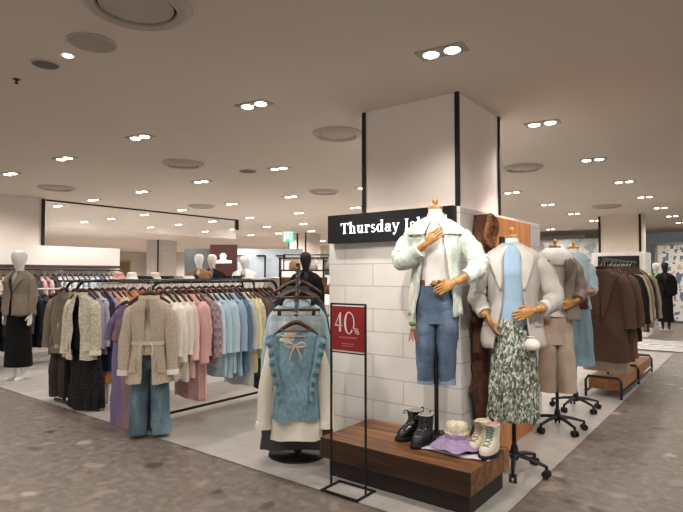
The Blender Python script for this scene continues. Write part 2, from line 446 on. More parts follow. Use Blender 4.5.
brick = tile('white_plank_brick', 'dedad5', .62, .2, 'b4aea8', .6, 'xz', .0045, .5, .3, .04)
struct('wall_display', MB().box((-2.52, 4.93, 1.025), (1.34, 2.0, 2.05), .004), brick)
pil_mat = plain('pillar_paint', 'e6dcd4', .8, 0, .2, .02, 1)
struct('wall_pillar', MB().box((-2.365, 4.44, CH/2+.9), (.93, .88, CH-1.8)), pil_mat)
for i, (x, y) in enumerate(((-2.83, 3.998), (-1.9, 3.998), (-1.9, 4.88))):
    struct('trim_%d' % (i+1), MB().box((x, y, 2.525), (.032, .032, .945)), blackmatte)
# second pillar far right with framed board
struct('wall_pillar_far', MB().box((-2.66, 15.2, 1.5), (.9, .9, 3.0)), plain('pillar_paint_far', 'd6cabb', .8, 0, .2, .02, 1))
for i, x in enumerate((-3.11, -2.2)):
    struct('trim_%d' % (i+4), MB().box((x, 14.74, 2.52), (.05, .03, .94)), blackmatte)
struct('wall_far_cladding', MB().box((-2.68, 15.05, 1.03), (1.2, .9, 2.06), .01), white)
# pillars in the far left background
struct('wall_pillar_distant', MB().box((-12.95, 14.55, 1.5), (.8, .8, 3)), plain('pillar_taupe', 'c9bcb2', .8))
for i, x in enumerate((-13.36, -12.95, -12.55)):
    struct('trim_%d' % (i+6), MB().box((x, 14.14, 1.9), (.05, .03, 2.2)), blackmatte)
struct('wall_pillar_backleft', MB().box((-20.6, 13.7, 1.5), (.9, .9, 3)), plain('pillar_grey', 'c4c0bb', .8))
struct('trim_9', MB().box((-20.15, 13.22, 1.9), (.06, .04, 2.2)), blackmatte)
# left: clad wall with pillar above it
wl = plain('white_wall', 'e9e6e3', .7, 0, .2, .02, 1)
struct('wall_left', MB().box((-11.2, 2.1, 1.04), (.3, 8.4, 2.08)), wl)
struct('wall_left_pillar', MB().box((-11.55, 3.9, 2.5), (.9, 1.6, 1.0)), pil_mat)
struct('trim_10', MB().box((-11.08, 4.7, 2.54), (.05, .05, .92)), blackmatte)
# back walls
struct('wall_back', MB().box((-30, 21.3, 1.5), (50, .3, 3)), plain('back_wall', 'dcd8d2', .8, 0, .2, .03, 1))
struct('wall_far_left', MB().box((-33.5, 12, 1.5), (.3, 40, 3)), plain('far_wall', 'd9d3c8', .8, 0, .2, .03, 1))
t = NT('silver_mosaic'); t.base(None, .35, .3)
v = t.n('ShaderNodeTexVoronoi', Scale=5.0); t.l(t.coord((1, 1, 1.3)), 'Vector', v, 'Vector'); sp = t.n('ShaderNodeSeparateColor'); t.l(v, 'Color', sp, 'Color')
r = t.ramp([(0, lin('8f9494')), (.5, lin('aeb4b3')), (1, lin('cfd4d3'))], sp, 'Red'); t.l(r, 'Color', t.b, 'Base Color')
struct('wall_mosaic', MB().box((-6.2, 18.9, 1.35), (5.2, .2, 2.7)), t.m)
struct('wall_right_far', MB().box((-2.4, 22, 1.5), (4, .3, 3)), plain('pale_blue_wall', 'c9d8e2', .7))
# smoke curtain: hanging glass with black channel between the left pillar and its far post
t = thing('window_1', 'clear', 'x'); del t['label']; del t['category']; t['kind'] = 'structure'
MB().box((-11.08, 7.2, 2.72), (.012, 4.9, .5)).build('pane', glass('smoke_glass', 'e4e6e6', .14), t, False)
MB().box((-11.08, 7.2, 2.985), (.04, 4.9, .03)).build('channel', blackmatte, t, False)
MB().box((-11.08, 9.67, 2.86), (.09, .07, .28)).build('post', blackmatte, t, False)

# doors of the far wall
doorm = plain('door_frame', 'b39a78', .5); doorp = plain('door_panel', '8d7351', .5)
for i, (y, w) in enumerate(((17.6, 1.3), (19.3, .9))):
    t = thing('door_%d' % (i+1), '', ''); del t['label']; del t['category']; t['kind'] = 'structure'; t.location = (-33.3, y, 0)
    MB().box((0, 0, 1.25), (.1, w, 2.5)).build('frame', doorm, t, False)
    MB().box((.05, 0, 1.2), (.06, w-.25, 2.3)).build('door_panel', doorp, t, False)
t = thing('door_3', '', ''); del t['label']; del t['category']; t['kind'] = 'structure'; t.location = (-26.6, 21.1, 0)
MB().box((0, 0, 1.2), (1.6, .1, 2.4)).build('frame', doorm, t, False); MB().box((0, -.06, 1.15), (1.2, .06, 2.2)).build('door_panel', plain('door_cream', 'd9c9ab', .6), t, False)

# ------------------------------------------------------------------ ceiling fixtures
lamp_e = emit('lamp_glow', 'fff3e2', 14)
ring_m = plain('vent_ring', 'a79f96', .6); vent_dark = plain('vent_dark', '6f6963', .7)
XS = [-1.63, -3.45, -5.24, -6.97, -8.66, -10.38, -11.9, -13.45, -14.9]
YS = [3.2, 5.34, 7.42, 9.5, 11.6, 13.7, 15.8, 17.9]
proto = None
def pixel(p):
    f = 534; yw = R(37.75); pt = R(2.04)
    fw = Vector((-math.sin(yw)*math.cos(pt), math.cos(yw)*math.cos(pt), math.sin(pt))); rt = Vector((math.cos(yw), math.sin(yw), 0)); up = rt.cross(fw)
    d = Vector(p)-Vector((0, 0, 1.5)); w = d.dot(fw); return 341.5+f*d.dot(rt)/w, 256-f*d.dot(up)/w
rown = ['nearest row', 'second row', 'third row', 'fourth row', 'fifth row', 'sixth row', 'seventh row', 'farthest row']
for j, y in enumerate(YS):
    for i, x in enumerate(XS):
        if 4.0 < y < 5.4 and -3 < x < -1.85: continue
        px, py = pixel((x, y, CH))
        if not (-8 < px < 690): continue
        lab = 'twin recessed ceiling spotlight, %s from the right in the %s' % (ORD[i], rown[j]+(' from the camera' if j else ' of lamps'))
        if proto is None:
            proto = thing('ceiling_spotlight', lab, 'ceiling light', (x, y, CH), R(6), 'recessed twin spotlights in the ceiling')
            MB().box((0, 0, -.004), (.33, .15, .012), .002).build('housing', plain('lamp_housing', 'a89f95', .5), proto, False)
            for s in (-1, 1):
                lens = MB().lathe([(.052, -.008), (.052, -.014), (.04, -.02), (.02, -.023)], (s*.075, 0, 0), 18).build('lens', lamp_e, proto)
                MB().lathe([(.066, -.006), (.066, -.012), (.06, -.013), (.06, -.006)], (s*.075, 0, 0), 18, False, False).build('bezel', plain('bezel_grey', '6f6862', .5), lens)
            o = proto
        else:
            o = copy_tree(proto); o.location = (x, y, CH); o['label'] = lab
# small single lamp and vents
t = thing('ceiling_downlight', 'small round single downlight between the two ceiling vents at upper left', 'ceiling light', (-3.66, 1.69, CH))
MB().lathe([(.05, -.001), (.05, -.01), (.036, -.012)], n=20).build('bezel', white, t)
MB().lathe([(.034, -.008), (.03, -.016), (.01, -.018)], n=18).build('lens', lamp_e, t)
def diffuser(loc, r, label, kind='ring'):
    t = thing('ceiling_vent', label, 'ceiling vent', loc)
    if kind == 'ring':
        MB().lathe([(r*.70, -.002), (r*.72, -.035), (r*.8, -.045), (r*.9, -.03), (r, -.004)], n=48, cap0=False, cap1=False).build('outer_ring', plain('vent_body', 'b9b0a6', .6), t)
        MB().lathe([(r*.66, -.012), (r*.66, -.02), (r*.1, -.03)], n=48, cap0=True, cap1=True).build('inner_disc', plain('vent_body', 'b9b0a6', .6), t)
        MB().lathe([(r*.66, -.006), (r*.725, -.006)], n=48, cap0=False, cap1=False).build('gap_ring', blackmatte, t)
    else:
        MB().lathe([(r, -.001), (r*.97, -.012), (r*.85, -.015)], n=36, cap0=False).build('grille', ring_m if kind == 'flat' else vent_dark, t)
        MB().lathe([(r*1.05, -.001), (r*1.05, -.008), (r*.98, -.012)], n=36, cap0=False, cap1=False).build('rim', plain('vent_body', 'b9b0a6', .6), t)
    return t
diffuser((-2.67, 1.6, CH), .3, 'big round air diffuser cut by the top edge of the picture')
diffuser((-6.03, 4.32, CH), .27, 'round ring diffuser right of the small grey sensor disc above left racks')
diffuser((-3.46, 4.4, CH), .27, 'round air diffuser in the ceiling just left of the white pillar')
diffuser((-2.52, 7.38, CH), .27, 'round air diffuser right of the white pillar above the brown coats')
diffuser((-2.52, 12.65, CH), .3, 'round air diffuser in front of the far pillar')
diffuser((-9.4, 4.2, CH), .3, 'faint round diffuser above the left end of the smoke curtain')
diffuser((-6.06, 7.32, CH), .27, 'small looking round diffuser between the white pillar and far lamps')
diffuser((-9.45, 7.25, CH), .28, 'distant round diffuser above the middle of the left racks')
diffuser((-3.35, 1.7, CH), .14, 'pale flat round speaker grille beside the big diffuser', 'flat')
diffuser((-3.95, 1.67, CH), .085, 'dark grey round speaker grille left of the single downlight', 'dark')
diffuser((-5.75, 5.22, CH), .12, 'small grey round sensor disc in the ceiling near the far lamps', 'dark')
t = thing('sprinkler_head', 'tiny dark sprinkler head near the left end of the ceiling', 'sprinkler', (-4.44, 1.67, CH))
MB().lathe([(.02, -.001), (.02, -.008), (.008, -.01), (.008, -.03), (.016, -.032), (.016, -.036)], n=12).build('nozzle', black, t)
MB().lathe([(.03, 0), (.03, -.004)], n=14).build('plate', vent_dark, t)

# ------------------------------------------------------------------ name sign
def glyphs():
    K = .115; T = .035
    def bar(x0, y0, x1, y1): return ('b', x0, y0, x1, y1)
    def arc(cx, cy, rx, ry, a0, a1, wk=K, wt=T): return ('a', cx, cy, rx, ry, a0, a1, wk, wt)
    def stem(x, y0, y1, top=True, bot=True, sw=.075):
        o = [bar(x-K/2, y0, x+K/2, y1)]
        if bot: o.append(bar(x-K/2-sw, y0, x+K/2+sw, y0+T))
        if top: o.append(bar(x-K/2-sw, y1-T, x+K/2, y1))
        return o
    G = {}
    G['T'] = (.68, stem(.33, 0, .7, False)+[bar(.02, .66, .64, .7), bar(.02, .53, .055, .7), bar(.605, .53, .64, .7)])
    G['I'] = (.36, stem(.18, 0, .7)+[bar(.18, .665, .31, .7)])
    G['l'] = (.32, stem(.16, 0, .75))
    G['h'] = (.62, stem(.15, 0, .75)+[arc(.29, .3, .16, .2, 0, 180)]+stem(.44, 0, .32, False))
    G['n'] = (.62, stem(.15, 0, .5)+[arc(.29, .3, .16, .2, 0, 180)]+stem(.44, 0, .32, False))
    G['u'] = (.62, stem(.15, .18, .5, True, False)+[arc(.29, .2, .15, .2, 180, 360)]+stem(.44, 0, .5))
    G['r'] = (.46, stem(.15, 0, .5)+[arc(.29, .36, .11, .13, 30, 150), arc(.36, .42, .02, .02, 0, 360, .07, .07)])
    G['s'] = (.46, [arc(.22, .365, .12, .125, 30, 270, .09, T), arc(.22, .135, .13, .135, -150, 90, .09, T)])
    G['d'] = (.6, [arc(.24, .25, .17, .24, 0, 360)]+stem(.42, 0, .75, True, False)+[bar(.42, 0, .53, T)])
    G['a'] = (.56, [bar(.31, .05, .42, .36), arc(.25, .36, .14, .13, 0, 160), arc(.22, .14, .14, .13, 0, 360, .1, T), bar(.36, 0, .5, T), arc(.13, .38, .02, .02, 0, 360, .07, .07)])
    G['y'] = (.54, [('l', .08, .5, .27, .02, .1), ('l', .46, .5, .2, -.17, .045), bar(.0, .465, .2, .5), bar(.36, .465, .54, .5), arc(.13, -.17, .03, .03, 0, 360, .07, .07)])
    G[' '] = (.3, [])
    return G
def stroke(mb, s, f, d0, d1):
    if s[0] == 'b': mb.poly([(s[1], s[2]), (s[3], s[2]), (s[3], s[4]), (s[1], s[4])], f, d0, d1)
    elif s[0] == 'l':
        _, x0, y0, x1, y1, w = s; mb.poly([(x0-w/2, y0), (x1-w/2, y1), (x1+w/2, y1), (x0+w/2, y0)], f, d0, d1)
    else:
        _, cx, cy, rx, ry, a0, a1, wk, wt = s; n = max(6, int(abs(a1-a0)/15)); P = []
        for i in range(n+1):
            a = R(a0+(a1-a0)*i/n); w = wt+(wk-wt)*abs(math.cos(a))**1.3
            P.append((cx, cy, math.cos(a), math.sin(a), w))
        for p, q in zip(P, P[1:]):
            o = lambda p, k: (p[0]+p[2]*(rx+k*p[4]/2), p[1]+p[3]*(ry+k*p[4]/2))
            mb.poly([o(p, -1), o(q, -1), o(q, 1), o(p, 1)], f, d0, d1)
t = thing('shop_sign', 'long black shop sign with white serif lettering on the white brick wall', 'sign', (-2.505, 3.88, 1.79))
MB().box((0, 0, .13), (1.27, .07, .26), .003).build('panel', plain('sign_black', '0e0f12', .4), t, False)
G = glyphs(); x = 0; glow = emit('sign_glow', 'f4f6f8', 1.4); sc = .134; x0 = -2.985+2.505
for chh in 'Thursday Island':
    w, st = G[chh]
    mb = MB()
    for s in st: stroke(mb, s, lambda a, b, d: Vector((x0+(x+a)*sc, d, .085+b*sc)), -.034, -.04)
    x += w+.02
    if st: mb.build('letter', glow, t, False)

# ------------------------------------------------------------------ wooden plinth
plank = wood('plinth_planks', 'b8814f', '6b4228', (.9, 9, 9), .45, .2, planks=9.2)
t = thing('display_plinth', 'low brown plank display platform in front of the white brick wall', 'platform', (-2.0, 3.42, 0))
MB().box((0, 0, .217), (1.2, .65, .15), .006).build('plank_top', plank, t, False)
MB().box((0, .02, .071), (1.12, .56, .142), .003).build('base', plain('plinth_dark', '1f1714', .6), t, False)
for k in range(5): pass

# live-edge slab
t = thing('wood_slab', 'tall orange live edge wood slab leaning on the white clad wall', 'wood slab', (-1.78, 4.65, 0))
slabm = wood('slab_orange', 'cf8a52', 'a5653a', (14, 14, 1.2), .45, .2)
barkm = wood('slab_bark', '5a3420', '2a1811', (9, 9, 2), .8, .8)
MB().box((0, .10, 1.0), (.09, 1.04, 2.0), .006).build('plank', slabm, t, False)
rings = []
for i in range(28):
    z = 2.0*i/27; ww = (.17 if z < 1.3 else max(.075, .17-.25*(z-1.3)))+.03*math.sin(i*1.1)+.02*math.sin(i*2.7); ring = []
    for j in range(12):
        a = 2*PI*j/12; k = 1+.12*math.sin(3*a+i*.9)+.08*math.sin(5*a-i*1.7)
        ring.append(Vector((math.cos(a)*.075*k, -.44+math.sin(a)*ww*k, z)))
    rings.append(ring)
MB().loft(rings, True, True, True).build('bark_edge', barkm, t)
mb = MB()
for rr, zz in ((.13, 1.86), (.1, 1.86), (.07, 1.86)):
    mb.tube([(.085+.01*math.sin(a*3), -.46+math.cos(a)*rr*.8, zz+math.sin(a)*rr) for a in [2*PI*j/20 for j in range(21)]], .02, 6, cap=False)
mb.build('knot', wood('slab_knot', '9a6a42', '5a3420', (12, 12, 12), .7, .4), t)
MB().box((.05, -.12, 1.8), (.012, .14, .06), .002).build('name_plate', blackmatte, t, False)

# ------------------------------------------------------------------ easel with red panel
t = thing('floor_sign', 'thin black floor stand holding a red sale panel before the platform', 'sign stand', (-2.265, 3.0, 0))
mb = MB(); q = .009
for x in (-.15, .15): mb.box((x, 0, .65), (q*1.4, q*1.4, 1.3), .001)
mb.box((0, 0, 1.295), (.3, q*1.4, q*1.4)); mb.box((0, 0, .955), (.3, q, q))
mb.build('frame', black, t, False)
mb = MB()
for y in (-.1, .1): mb.box((0, y, .007), (.32, .014, .012))
for x in (-.15, .15): mb.box((x, 0, .007), (.014, .2, .012))
mb.build('foot_frame', black, t, False)
pn = MB().box((0, 0, 1.125), (.288, .008, .31)).build('panel', plain('sale_red', '8e1f22', .45), t, False)
mb = MB(); f = lambda a, b, d: Vector((a, d, b))
for s in ((-.115, 1.14, -.045, 1.155),): mb.poly([(s[0], s[1]), (s[2], s[1]), (s[2], s[1]+.008), (s[0], s[1]+.008)], f, -.005, -.006)
mb.poly([(-.075, 1.10), (-.058, 1.10), (-.058, 1.24), (-.075, 1.22)], f, -.005, -.006)
mb.poly([(-.115, 1.14), (-.108, 1.14), (-.064, 1.235), (-.07, 1.235)], f, -.005, -.006)
stroke(mb, ('a', .012, 1.165, .034, .075, 60, 320, .018, .006), f, -.005, -.006)
stroke(mb, ('a', .012, 1.165, .044, .075, -30, 70, .008, .005), f, -.005, -.006)
stroke(mb, ('a', .066, 1.122, .009, .01, 0, 360, .004, .004), f, -.005, -.006); stroke(mb, ('a', .09, 1.1, .009, .01, 0, 360, .004, .004), f, -.005, -.006)
mb.poly([(.062, 1.095), (.067, 1.095), (.094, 1.13), (.089, 1.13)], f, -.005, -.006)
mb.build('numerals', plain('sale_white', 'f0dcd6', .5), pn, False)
mb = MB(); rn = random.Random(3)
for row, (z, xa, xb) in enumerate(((1.058, -.075, .08), (1.015, -.055, .055), (1.0, -.045, .045))):
    x = xa; mb = MB()
    while x < xb:
        w = rn.uniform(.004, .009); mb.poly([(x, z), (x+w, z), (x+w, z+.009-.002*row), (x, z+.009-.002*row)], f, -.005, -.0055); x += w+.004
    mb.build('text_line', plain('sale_pink', 'c98a80', .5), pn, False)

# ------------------------------------------------------------------ boots
def boot(loc, rz, label, up, sole_c, lace_c, lining, h=.25, s=1.0, zip_=False):
    t = thing('ankle_boot', label, 'boot', loc, rz, None)
    prof = [(.022, -.05, .122, .05), (.045, -.05, .122, .055), (.066, -.046, .114, .055), (.085, -.034, .1, .052), (.105, -.012, .078, .05), (.125, .004, .063, .05), (.15, .008, .06, .051), (h, .004, .066, .056)]
    rings = []
    for z, yc, yl, xw in prof:
        rings.append([Vector((xw*s*math.copysign(abs(math.cos(a))**.8, math.cos(a)), (yc+yl*math.sin(a))*s, z*s)) for a in [2*PI*j/24 for j in range(24)]])
    MB().loft(rings, True, True, False).build('upper', up, t)
    rings = []
    for z, k in ((0, 1.0), (.006, 1.06), (.024, 1.07), (.03, 1.03)):
        rings.append([Vector((.055*k*s*math.copysign(abs(math.cos(a))**.8, math.cos(a)), (-.055+.128*k*math.sin(a))*s, z*s)) for a in [2*PI*j/24 for j in range(24)]])
    so = MB().loft(rings, True, True, True).build('sole', sole_c, t)
    MB().box((0, .045*s, .008*s), (.085*s, .06*s, .018*s), .003).build('heel', sole_c, so)
    mb = MB()
    def front(z):
        for u, v in zip(prof, prof[1:]):
            if u[0] <= z <= v[0]: q = (z-u[0])/(v[0]-u[0]); return (u[1]+(v[1]-u[1])*q)-(u[2]+(v[2]-u[2])*q)
        return prof[-1][1]-prof[-1][2]
    for i in range(7):
        z = .082+i*(h-.095)/6
        for d in (-1, 1): mb.tube(smooth([(-.026*s*d, (front(z)+.008)*s, z*s), (0, (front(z+.006)-.005)*s, (z+.006)*s), (.026*s*d, (front(min(h, z+.014))+.008)*s, (z+.014)*s)], 3), .0042*s, 5)
    for d in (-1, 1): mb.tube(smooth([(0, (front(h)-.004)*s, h*s), (d*.03*s, (front(h)-.016)*s, (h+.006)*s), (d*.045*s, (front(h)-.012)*s, (h-.02)*s), (d*.02*s, (front(h)-.01)*s, (h-.012)*s)], 3), .004*s, 5)
    mb.build('laces', lace_c, t)
    mb = MB(); z = h
    mb.tube([((.047*math.cos(a))*s, (.006+.057*math.sin(a))*s, z*s) for a in [2*PI*j/20 for j in range(21)]], .005*s, 6, cap=False)
    mb.build('collar', lining, t)
    MB().lathe([(.036*s, (h-.03)*s), (.043*s, (h-.004)*s)], (0, .006*s, 0), 18, True, False, 1.2).build('lining', lining, t)
    MB().tube(smooth([(0, .058*s, (h-.03)*s), (0, .085*s, (h+.005)*s), (0, .062*s, (h+.012)*s)], 4), .005*s, 5).build('pull_tab', up, t)
    return t
bl = plain('black_leather', '14161b', .25, 0, .6); wh = plain('cream_leather', 'd8cfbc', .45); dk = plain('boot_sole', '100f0f', .6); grl = plain('lining_grey', 'b8b4ad', .8)
PT = .292
boot((-2.03, 3.52, PT), R(-16), 'left boot of the shiny black leather lace-up pair on the platform', bl, dk, plain('lace_black', '3a3d44', .6), grl, .2, 1.0)
boot((-1.905, 3.45, PT), R(2), 'right boot of the shiny black leather lace-up pair on the platform', bl, dk, plain('lace_black', '3a3d44', .6), grl, .2, 1.0)
boot((-1.525, 3.57, PT), R(-8), 'left boot of the cream lace-up pair with dark soles on the platform', wh, dk, plain('lace_tan', '9a8a6a', .7), plain('lining_cream', 'e4d8c0', .8), .2, .97)
boot((-1.435, 3.52, PT), R(2), 'right boot of the cream lace-up pair, with green laces, at the platform end', wh, dk, plain('lace_green', '6f8f7a', .7), plain('lining_pink', 'd8b8b0', .8), .2, .97)
# cloth and hats
mb = MB(); nx, ny = 16, 8; V = []; F = []
for j in range(ny):
    for i in range(nx):
        u, v = i/(nx-1), j/(ny-1); x = -.25+.5*u; y = -.14+.27*v
        V.append((x+.02*math.sin(v*5), y+.02*math.sin(u*6), .006+.006*math.sin(u*9+v*4)+.004*math.sin(v*14)))
for j in range(ny-1):
    for i in range(nx-1): a = j*nx+i; F.append((a, a+1, a+nx+1, a+nx))
o = mb.add(V, F).build('folded_scarf', fabric('ddd0e0'), None, loc=(-1.66, 3.46, PT)); o.rotation_euler = (0, 0, R(8))
m = o.modifiers.new('thick', 'SOLIDIFY'); m.thickness = .006; m.offset = 1
tag(o, 'pale lavender cloth lying flat under the hats and cream boots', 'scarf')
def hat(loc, rz, label, brim_m, crown_m, rb, rc, hc, wav, name, fuzzy=0):
    t = thing(name, label, 'hat', loc, rz); n = 40
    def ring(r, z, w=0): return [Vector((r*(1+w*math.sin(5*a+1)+w*.6*math.sin(9*a))*math.cos(a), r*(1+w*math.sin(5*a+1))*math.sin(a), max(.002, z+w*.12*math.sin(7*a)))) for a in [2*PI*j/n for j in range(n)]]
    MB().loft([ring(rb, .006, wav), ring(rb*.85, .03, wav*.7), ring(rc*1.15, .055, wav*.3), ring(rc*1.02, .066)]).build('brim', brim_m, t)
    MB().loft([ring(rc*1.04, .06), ring(rc*1.0, .075, fuzzy), ring(rc*.97, .06+hc*.5, fuzzy), ring(rc*.88, .06+hc*.85, fuzzy), ring(rc*.6, .06+hc, fuzzy), ring(rc*.2, .06+hc*1.02)], True, False, True).build('crown', crown_m, t)
    MB().loft([ring(rc*1.06, .062), ring(rc*1.05, .08)]).build('band', brim_m, t)
    return t
lav = fabric('a894b8', 'knit'); crm = fabric('ddd3b8', 'knit')
hat((-1.66, 3.44, PT+.026), 0, 'lavender frilled bucket hat under the cream hat on the platform', lav, lav, .165, .075, .05, .07, 'bucket_hat')
hat((-1.665, 3.455, PT+.066), R(30), 'cream fluffy bucket hat stacked on the lavender hat', crm, crm, .09, .075, .06, .06, 'bucket_hat', .05)

# ------------------------------------------------------------------ dress forms
def star_base(t, r=.27, n=5, rot=0, zb=0, tilt=0):
    b = MB()
    for k in range(n):
        a = rot+2*PI*k/n; d = Vector((math.cos(a), math.sin(a), 0))
        b.tube([Vector((0, 0, .13)), d*r*.5+Vector((0, 0, .115)), d*r+Vector((0, 0, .085))], [(.018, .022), (.016, .018), (.012, .014)], 8, (0, 0, 1))
    b.lathe([(.03, .09), (.034, .12), (.03, .16), (.022, .2)], n=14)
    base = b.build('star_base', black, t)
    for k in range(n):
        a = rot+2*PI*k/n; d = Vector((math.cos(a), math.sin(a), 0)); p = d*r; s = Vector((-d.y, d.x, 0))
        mb = MB()
        for q in (-1, 1): mb.tube([p+s*(q*.008)+Vector((0, 0, .03)), p+s*(q*.026)+Vector((0, 0, .03))], .03, 12)
        mb.tube([p+Vector((0, 0, .035)), p+Vector((0, 0, .09))], .012, 8)
        mb.build('caster', blackmatte, base)
def form_body(t, zn, poletop, polez=0, w=.18):
    """cloth covered torso, neck block with wooden cap and knob, pole; zn=height of neck top"""
    sh = Shell([(zn, .052, .052), (zn-.05, .055, .055), (zn-.085, .085, .065), (zn-.12, w*.8, .075), (zn-.17, w*.95, .09), (zn-.32, w*.78, .09), (zn-.45, w*.62, .07), (zn-.62, w*.62, .065), (zn-.72, w*.6, .06)], 2.2)
    sh.mesh(16, 28).build('torso', cap_white, t)
    cp = MB().lathe([(.054, zn-.004), (.057, zn+.004), (.052, zn+.018), (.03, zn+.024)], n=24).build('neck_cap', formwood, t)
    MB().lathe([(.012, zn+.02), (.011, zn+.035), (.02, zn+.048), (.022, zn+.062), (.015, zn+.078), (.006, zn+.085)], n=16).build('knob', formwood, cp)
    MB().tube([(0, 0, polez), (0, 0, (polez+poletop)/2), (0, 0, poletop)], [.016, .016, .014], 12).build('pole', black, t)

def jacket(t, zt, zh, w, hem, dep, mat, gapf, name, lapel=None, collar=None, pockets=None, folds=.07, seed=0, waist=None, buttons=None, edge=None):
    L = zt-zh
    lev = [(zt, .07, .065), (zt-.02, .1, .07), (zt-.04, w*.72, .078), (zt-.065, w*.92, .085), (zt-.1, w*1.0, dep*.82), (zt-.2, w*.98, dep), (zt-L*.55, waist or w*.93, dep*.95), (zh, hem, dep*1.1)]
    sh = Shell(lev, 2.2, folds, 6, seed, .01)
    b = sh.mesh(20, 52, gapf, wob=.008).build(name, mat, t)
    m = b.modifiers.new('thick', 'SOLIDIFY'); m.thickness = .008; m.offset = 1
    if lapel:
        mb = MB(); zb = zt-L*.45
        for s in (-1, 1):
            f0 = lambda z, s=s: -PI/2+s*gapf(z)
            f1 = lambda z, s=s: -PI/2+s*(gapf(z)+.04+.5*max(0, min(1, (z-zb)/(zt-.13-zb)))*(1 if z < zt-.1 else max(.35, 1-(z-zt+.1)*6)))
            sh.patch(mb, zb, zt-.005, f0, f1, 1.07, .014, 12, 5)
        l = mb.build('lapel', lapel, b); m = l.modifiers.new('thick', 'SOLIDIFY'); m.thickness = .005
    if pockets:
        for s in (-1, 1):
            mb = MB(); sh.patch(mb, pockets-.05, pockets, -PI/2+s*.75, -PI/2+s*1.2, 1.04, .012, 3, 5); mb.build('pocket_flap', mat, b)
    if edge:
        mb = MB()
        for s in (-1, 1): sh.patch(mb, zh+.005, zt-.02, lambda z, s=s: -PI/2+s*gapf(z), lambda z, s=s: -PI/2+s*(gapf(z)+.1), 1.03, .012, 14, 3)
        mb.build('front_band', edge, b)
    return b, sh
def arm_sleeve(b, pts, rad, mat, seed, cuff=None, amp=.075):
    return sleeve(b, pts, rad, mat, seed, cuff, 14, 7, amp)

mint = fabric('d3dcd3', 'knit')
# -- M1 green cardigan, white blouse, jeans
B1 = Vector((-1.905, 3.62, PT)); z0 = PT
t = thing('dress_form', 'dress form in pale mint cardigan, white blouse and jeans on the platform', 'mannequin', B1, R(24))
form_body(t, 2.0-z0, 1.35, .0)
base = MB().lathe([(.15, 0), (.15, .008), (.14, .016), (.03, .022), (.02, .05)], n=32).build('base_plate', black, t)
bs = Shell([(1.93-z0, .07, .07), (1.90-z0, .13, .085), (1.85-z0, .165, .1), (1.72-z0, .165, .125), (1.55-z0, .145, .105), (1.46-z0, .13, .082), (1.42-z0, .13, .075)], 2.1, .05, 9, 1, .03)
bl_o = bs.mesh(14, 44).build('blouse', fabric('efece8', 'satin'), t)
MB().loft([[bs.P(1.93-z0, 2*PI*j/24, 1.03) for j in range(24)], [bs.P(1.93-z0, 2*PI*j/24, .92)+Vector((0, 0, .035)) for j in range(24)]]).build('collar', fabric('efece8', 'satin'), bl_o)
jm = fabric('56667a', 'denim')
trousers(t, .69-z0, 1.46-z0, jm, .165, .06, .1, seed=2, belt=fabric('7a4a3a'), turn=fabric('7e92a6', 'denim'), crotch=1.17-z0, spread=-.006, bulge=.012)
MB().box((.0, -.1, 1.443-z0), (.045, .012, .04), .004).build('belt_buckle', plain('buckle', 'b8a070', .3, .8), t)
gap1 = lambda z: .34+.42*max(0, min(1, (1.72-z0-z)/.4))
jk, js = jacket(t, 1.93-z0, 1.2-z0, .185, .19, .14, mint, gap1, 'cardigan', seed=2, folds=.06, edge=fabric('dfe4dc', 'knit'))
arm_sleeve(jk, [(-.13, 0, 1.835-z0), (-.195, -.01, 1.77-z0), (-.255, -.05, 1.63-z0), (-.2, -.13, 1.61-z0), (-.105, -.185, 1.68-z0)], [.05, .07, .076, .07, .052], mint, 4, mint)
arm_sleeve(jk, [(.13, 0, 1.835-z0), (.215, .0, 1.76-z0), (.31, -.02, 1.6-z0), (.29, -.09, 1.53-z0), (.225, -.14, 1.485-z0)], [.05, .074, .076, .068, .05], mint, 6, mint)
mb = MB()  # pie collar of the cardigan
js.patch(mb, 1.80-z0, 1.915-z0, lambda z: -PI/2+.12+2.2*(1.92-z0-z)**1.2, lambda z: -PI/2+1.05, 1.12, .02, 6, 8)
js.patch(mb, 1.80-z0, 1.915-z0, lambda z: -PI/2-.12-2.2*(1.92-z0-z)**1.2, lambda z: -PI/2-1.05, 1.12, .02, 6, 8)
mb.build('collar', mint, jk)
MB().tube(smooth([(-.12, -.175, 1.68-z0), (-.06, -.195, 1.72-z0)], 3), [.028, .027, .026, .025], 10).build('forearm', handwood, t)
hand(t, (-.05, -.195, 1.725-z0), (.62, -.05, .6), (.2, .8, .0), handwood, 1, .55, .95)
MB().tube(smooth([(.24, -.135, 1.495-z0), (.15, -.17, 1.45-z0)], 3), [.032, .03, .028, .026], 10).build('forearm', handwood, t)
hand(t, (.14, -.172, 1.445-z0), (-.85, -.05, -.42), (0, .9, -.2), handwood, -1, .6, 1.0)
# scarf hanging beside the jeans
t = thing('hanging_scarf', 'narrow cream scarf with colourful fringe hanging from the belt of the mint cardigan form', 'scarf', (B1.x-.11, B1.y-.12, 1.0))
path = smooth([(0, 0, .46), (-.015, -.02, .36), (-.01, -.01, .22), (-.015, 0, .1)], 5)
MB().tube(path, [(.022, .008)]*len(path), 10, (1, 0, 0), True, wrinkle(3, .1)).build('cloth', fabric('d9d5c4'), t)
mb = MB()
for k in range(9): mb.tube([(-.034+k*.0048, -.004*(k % 3), .11), (-.046+k*.0085, -.008*(k % 2), .05), (-.055+k*.011, 0, .01*(k % 3))], .003, 5)
mb.build('fringe', plain('fringe_red', 'b0694a', .8), t)
mb = MB()
for k in range(3): mb.lathe([(.004, .12), (.014, .13), (.016, .14), (.006, .155)], (-.03+k*.013, -.012, 0), 8)
mb.build('flowers', plain('fringe_green', '5f8a58', .8), t)

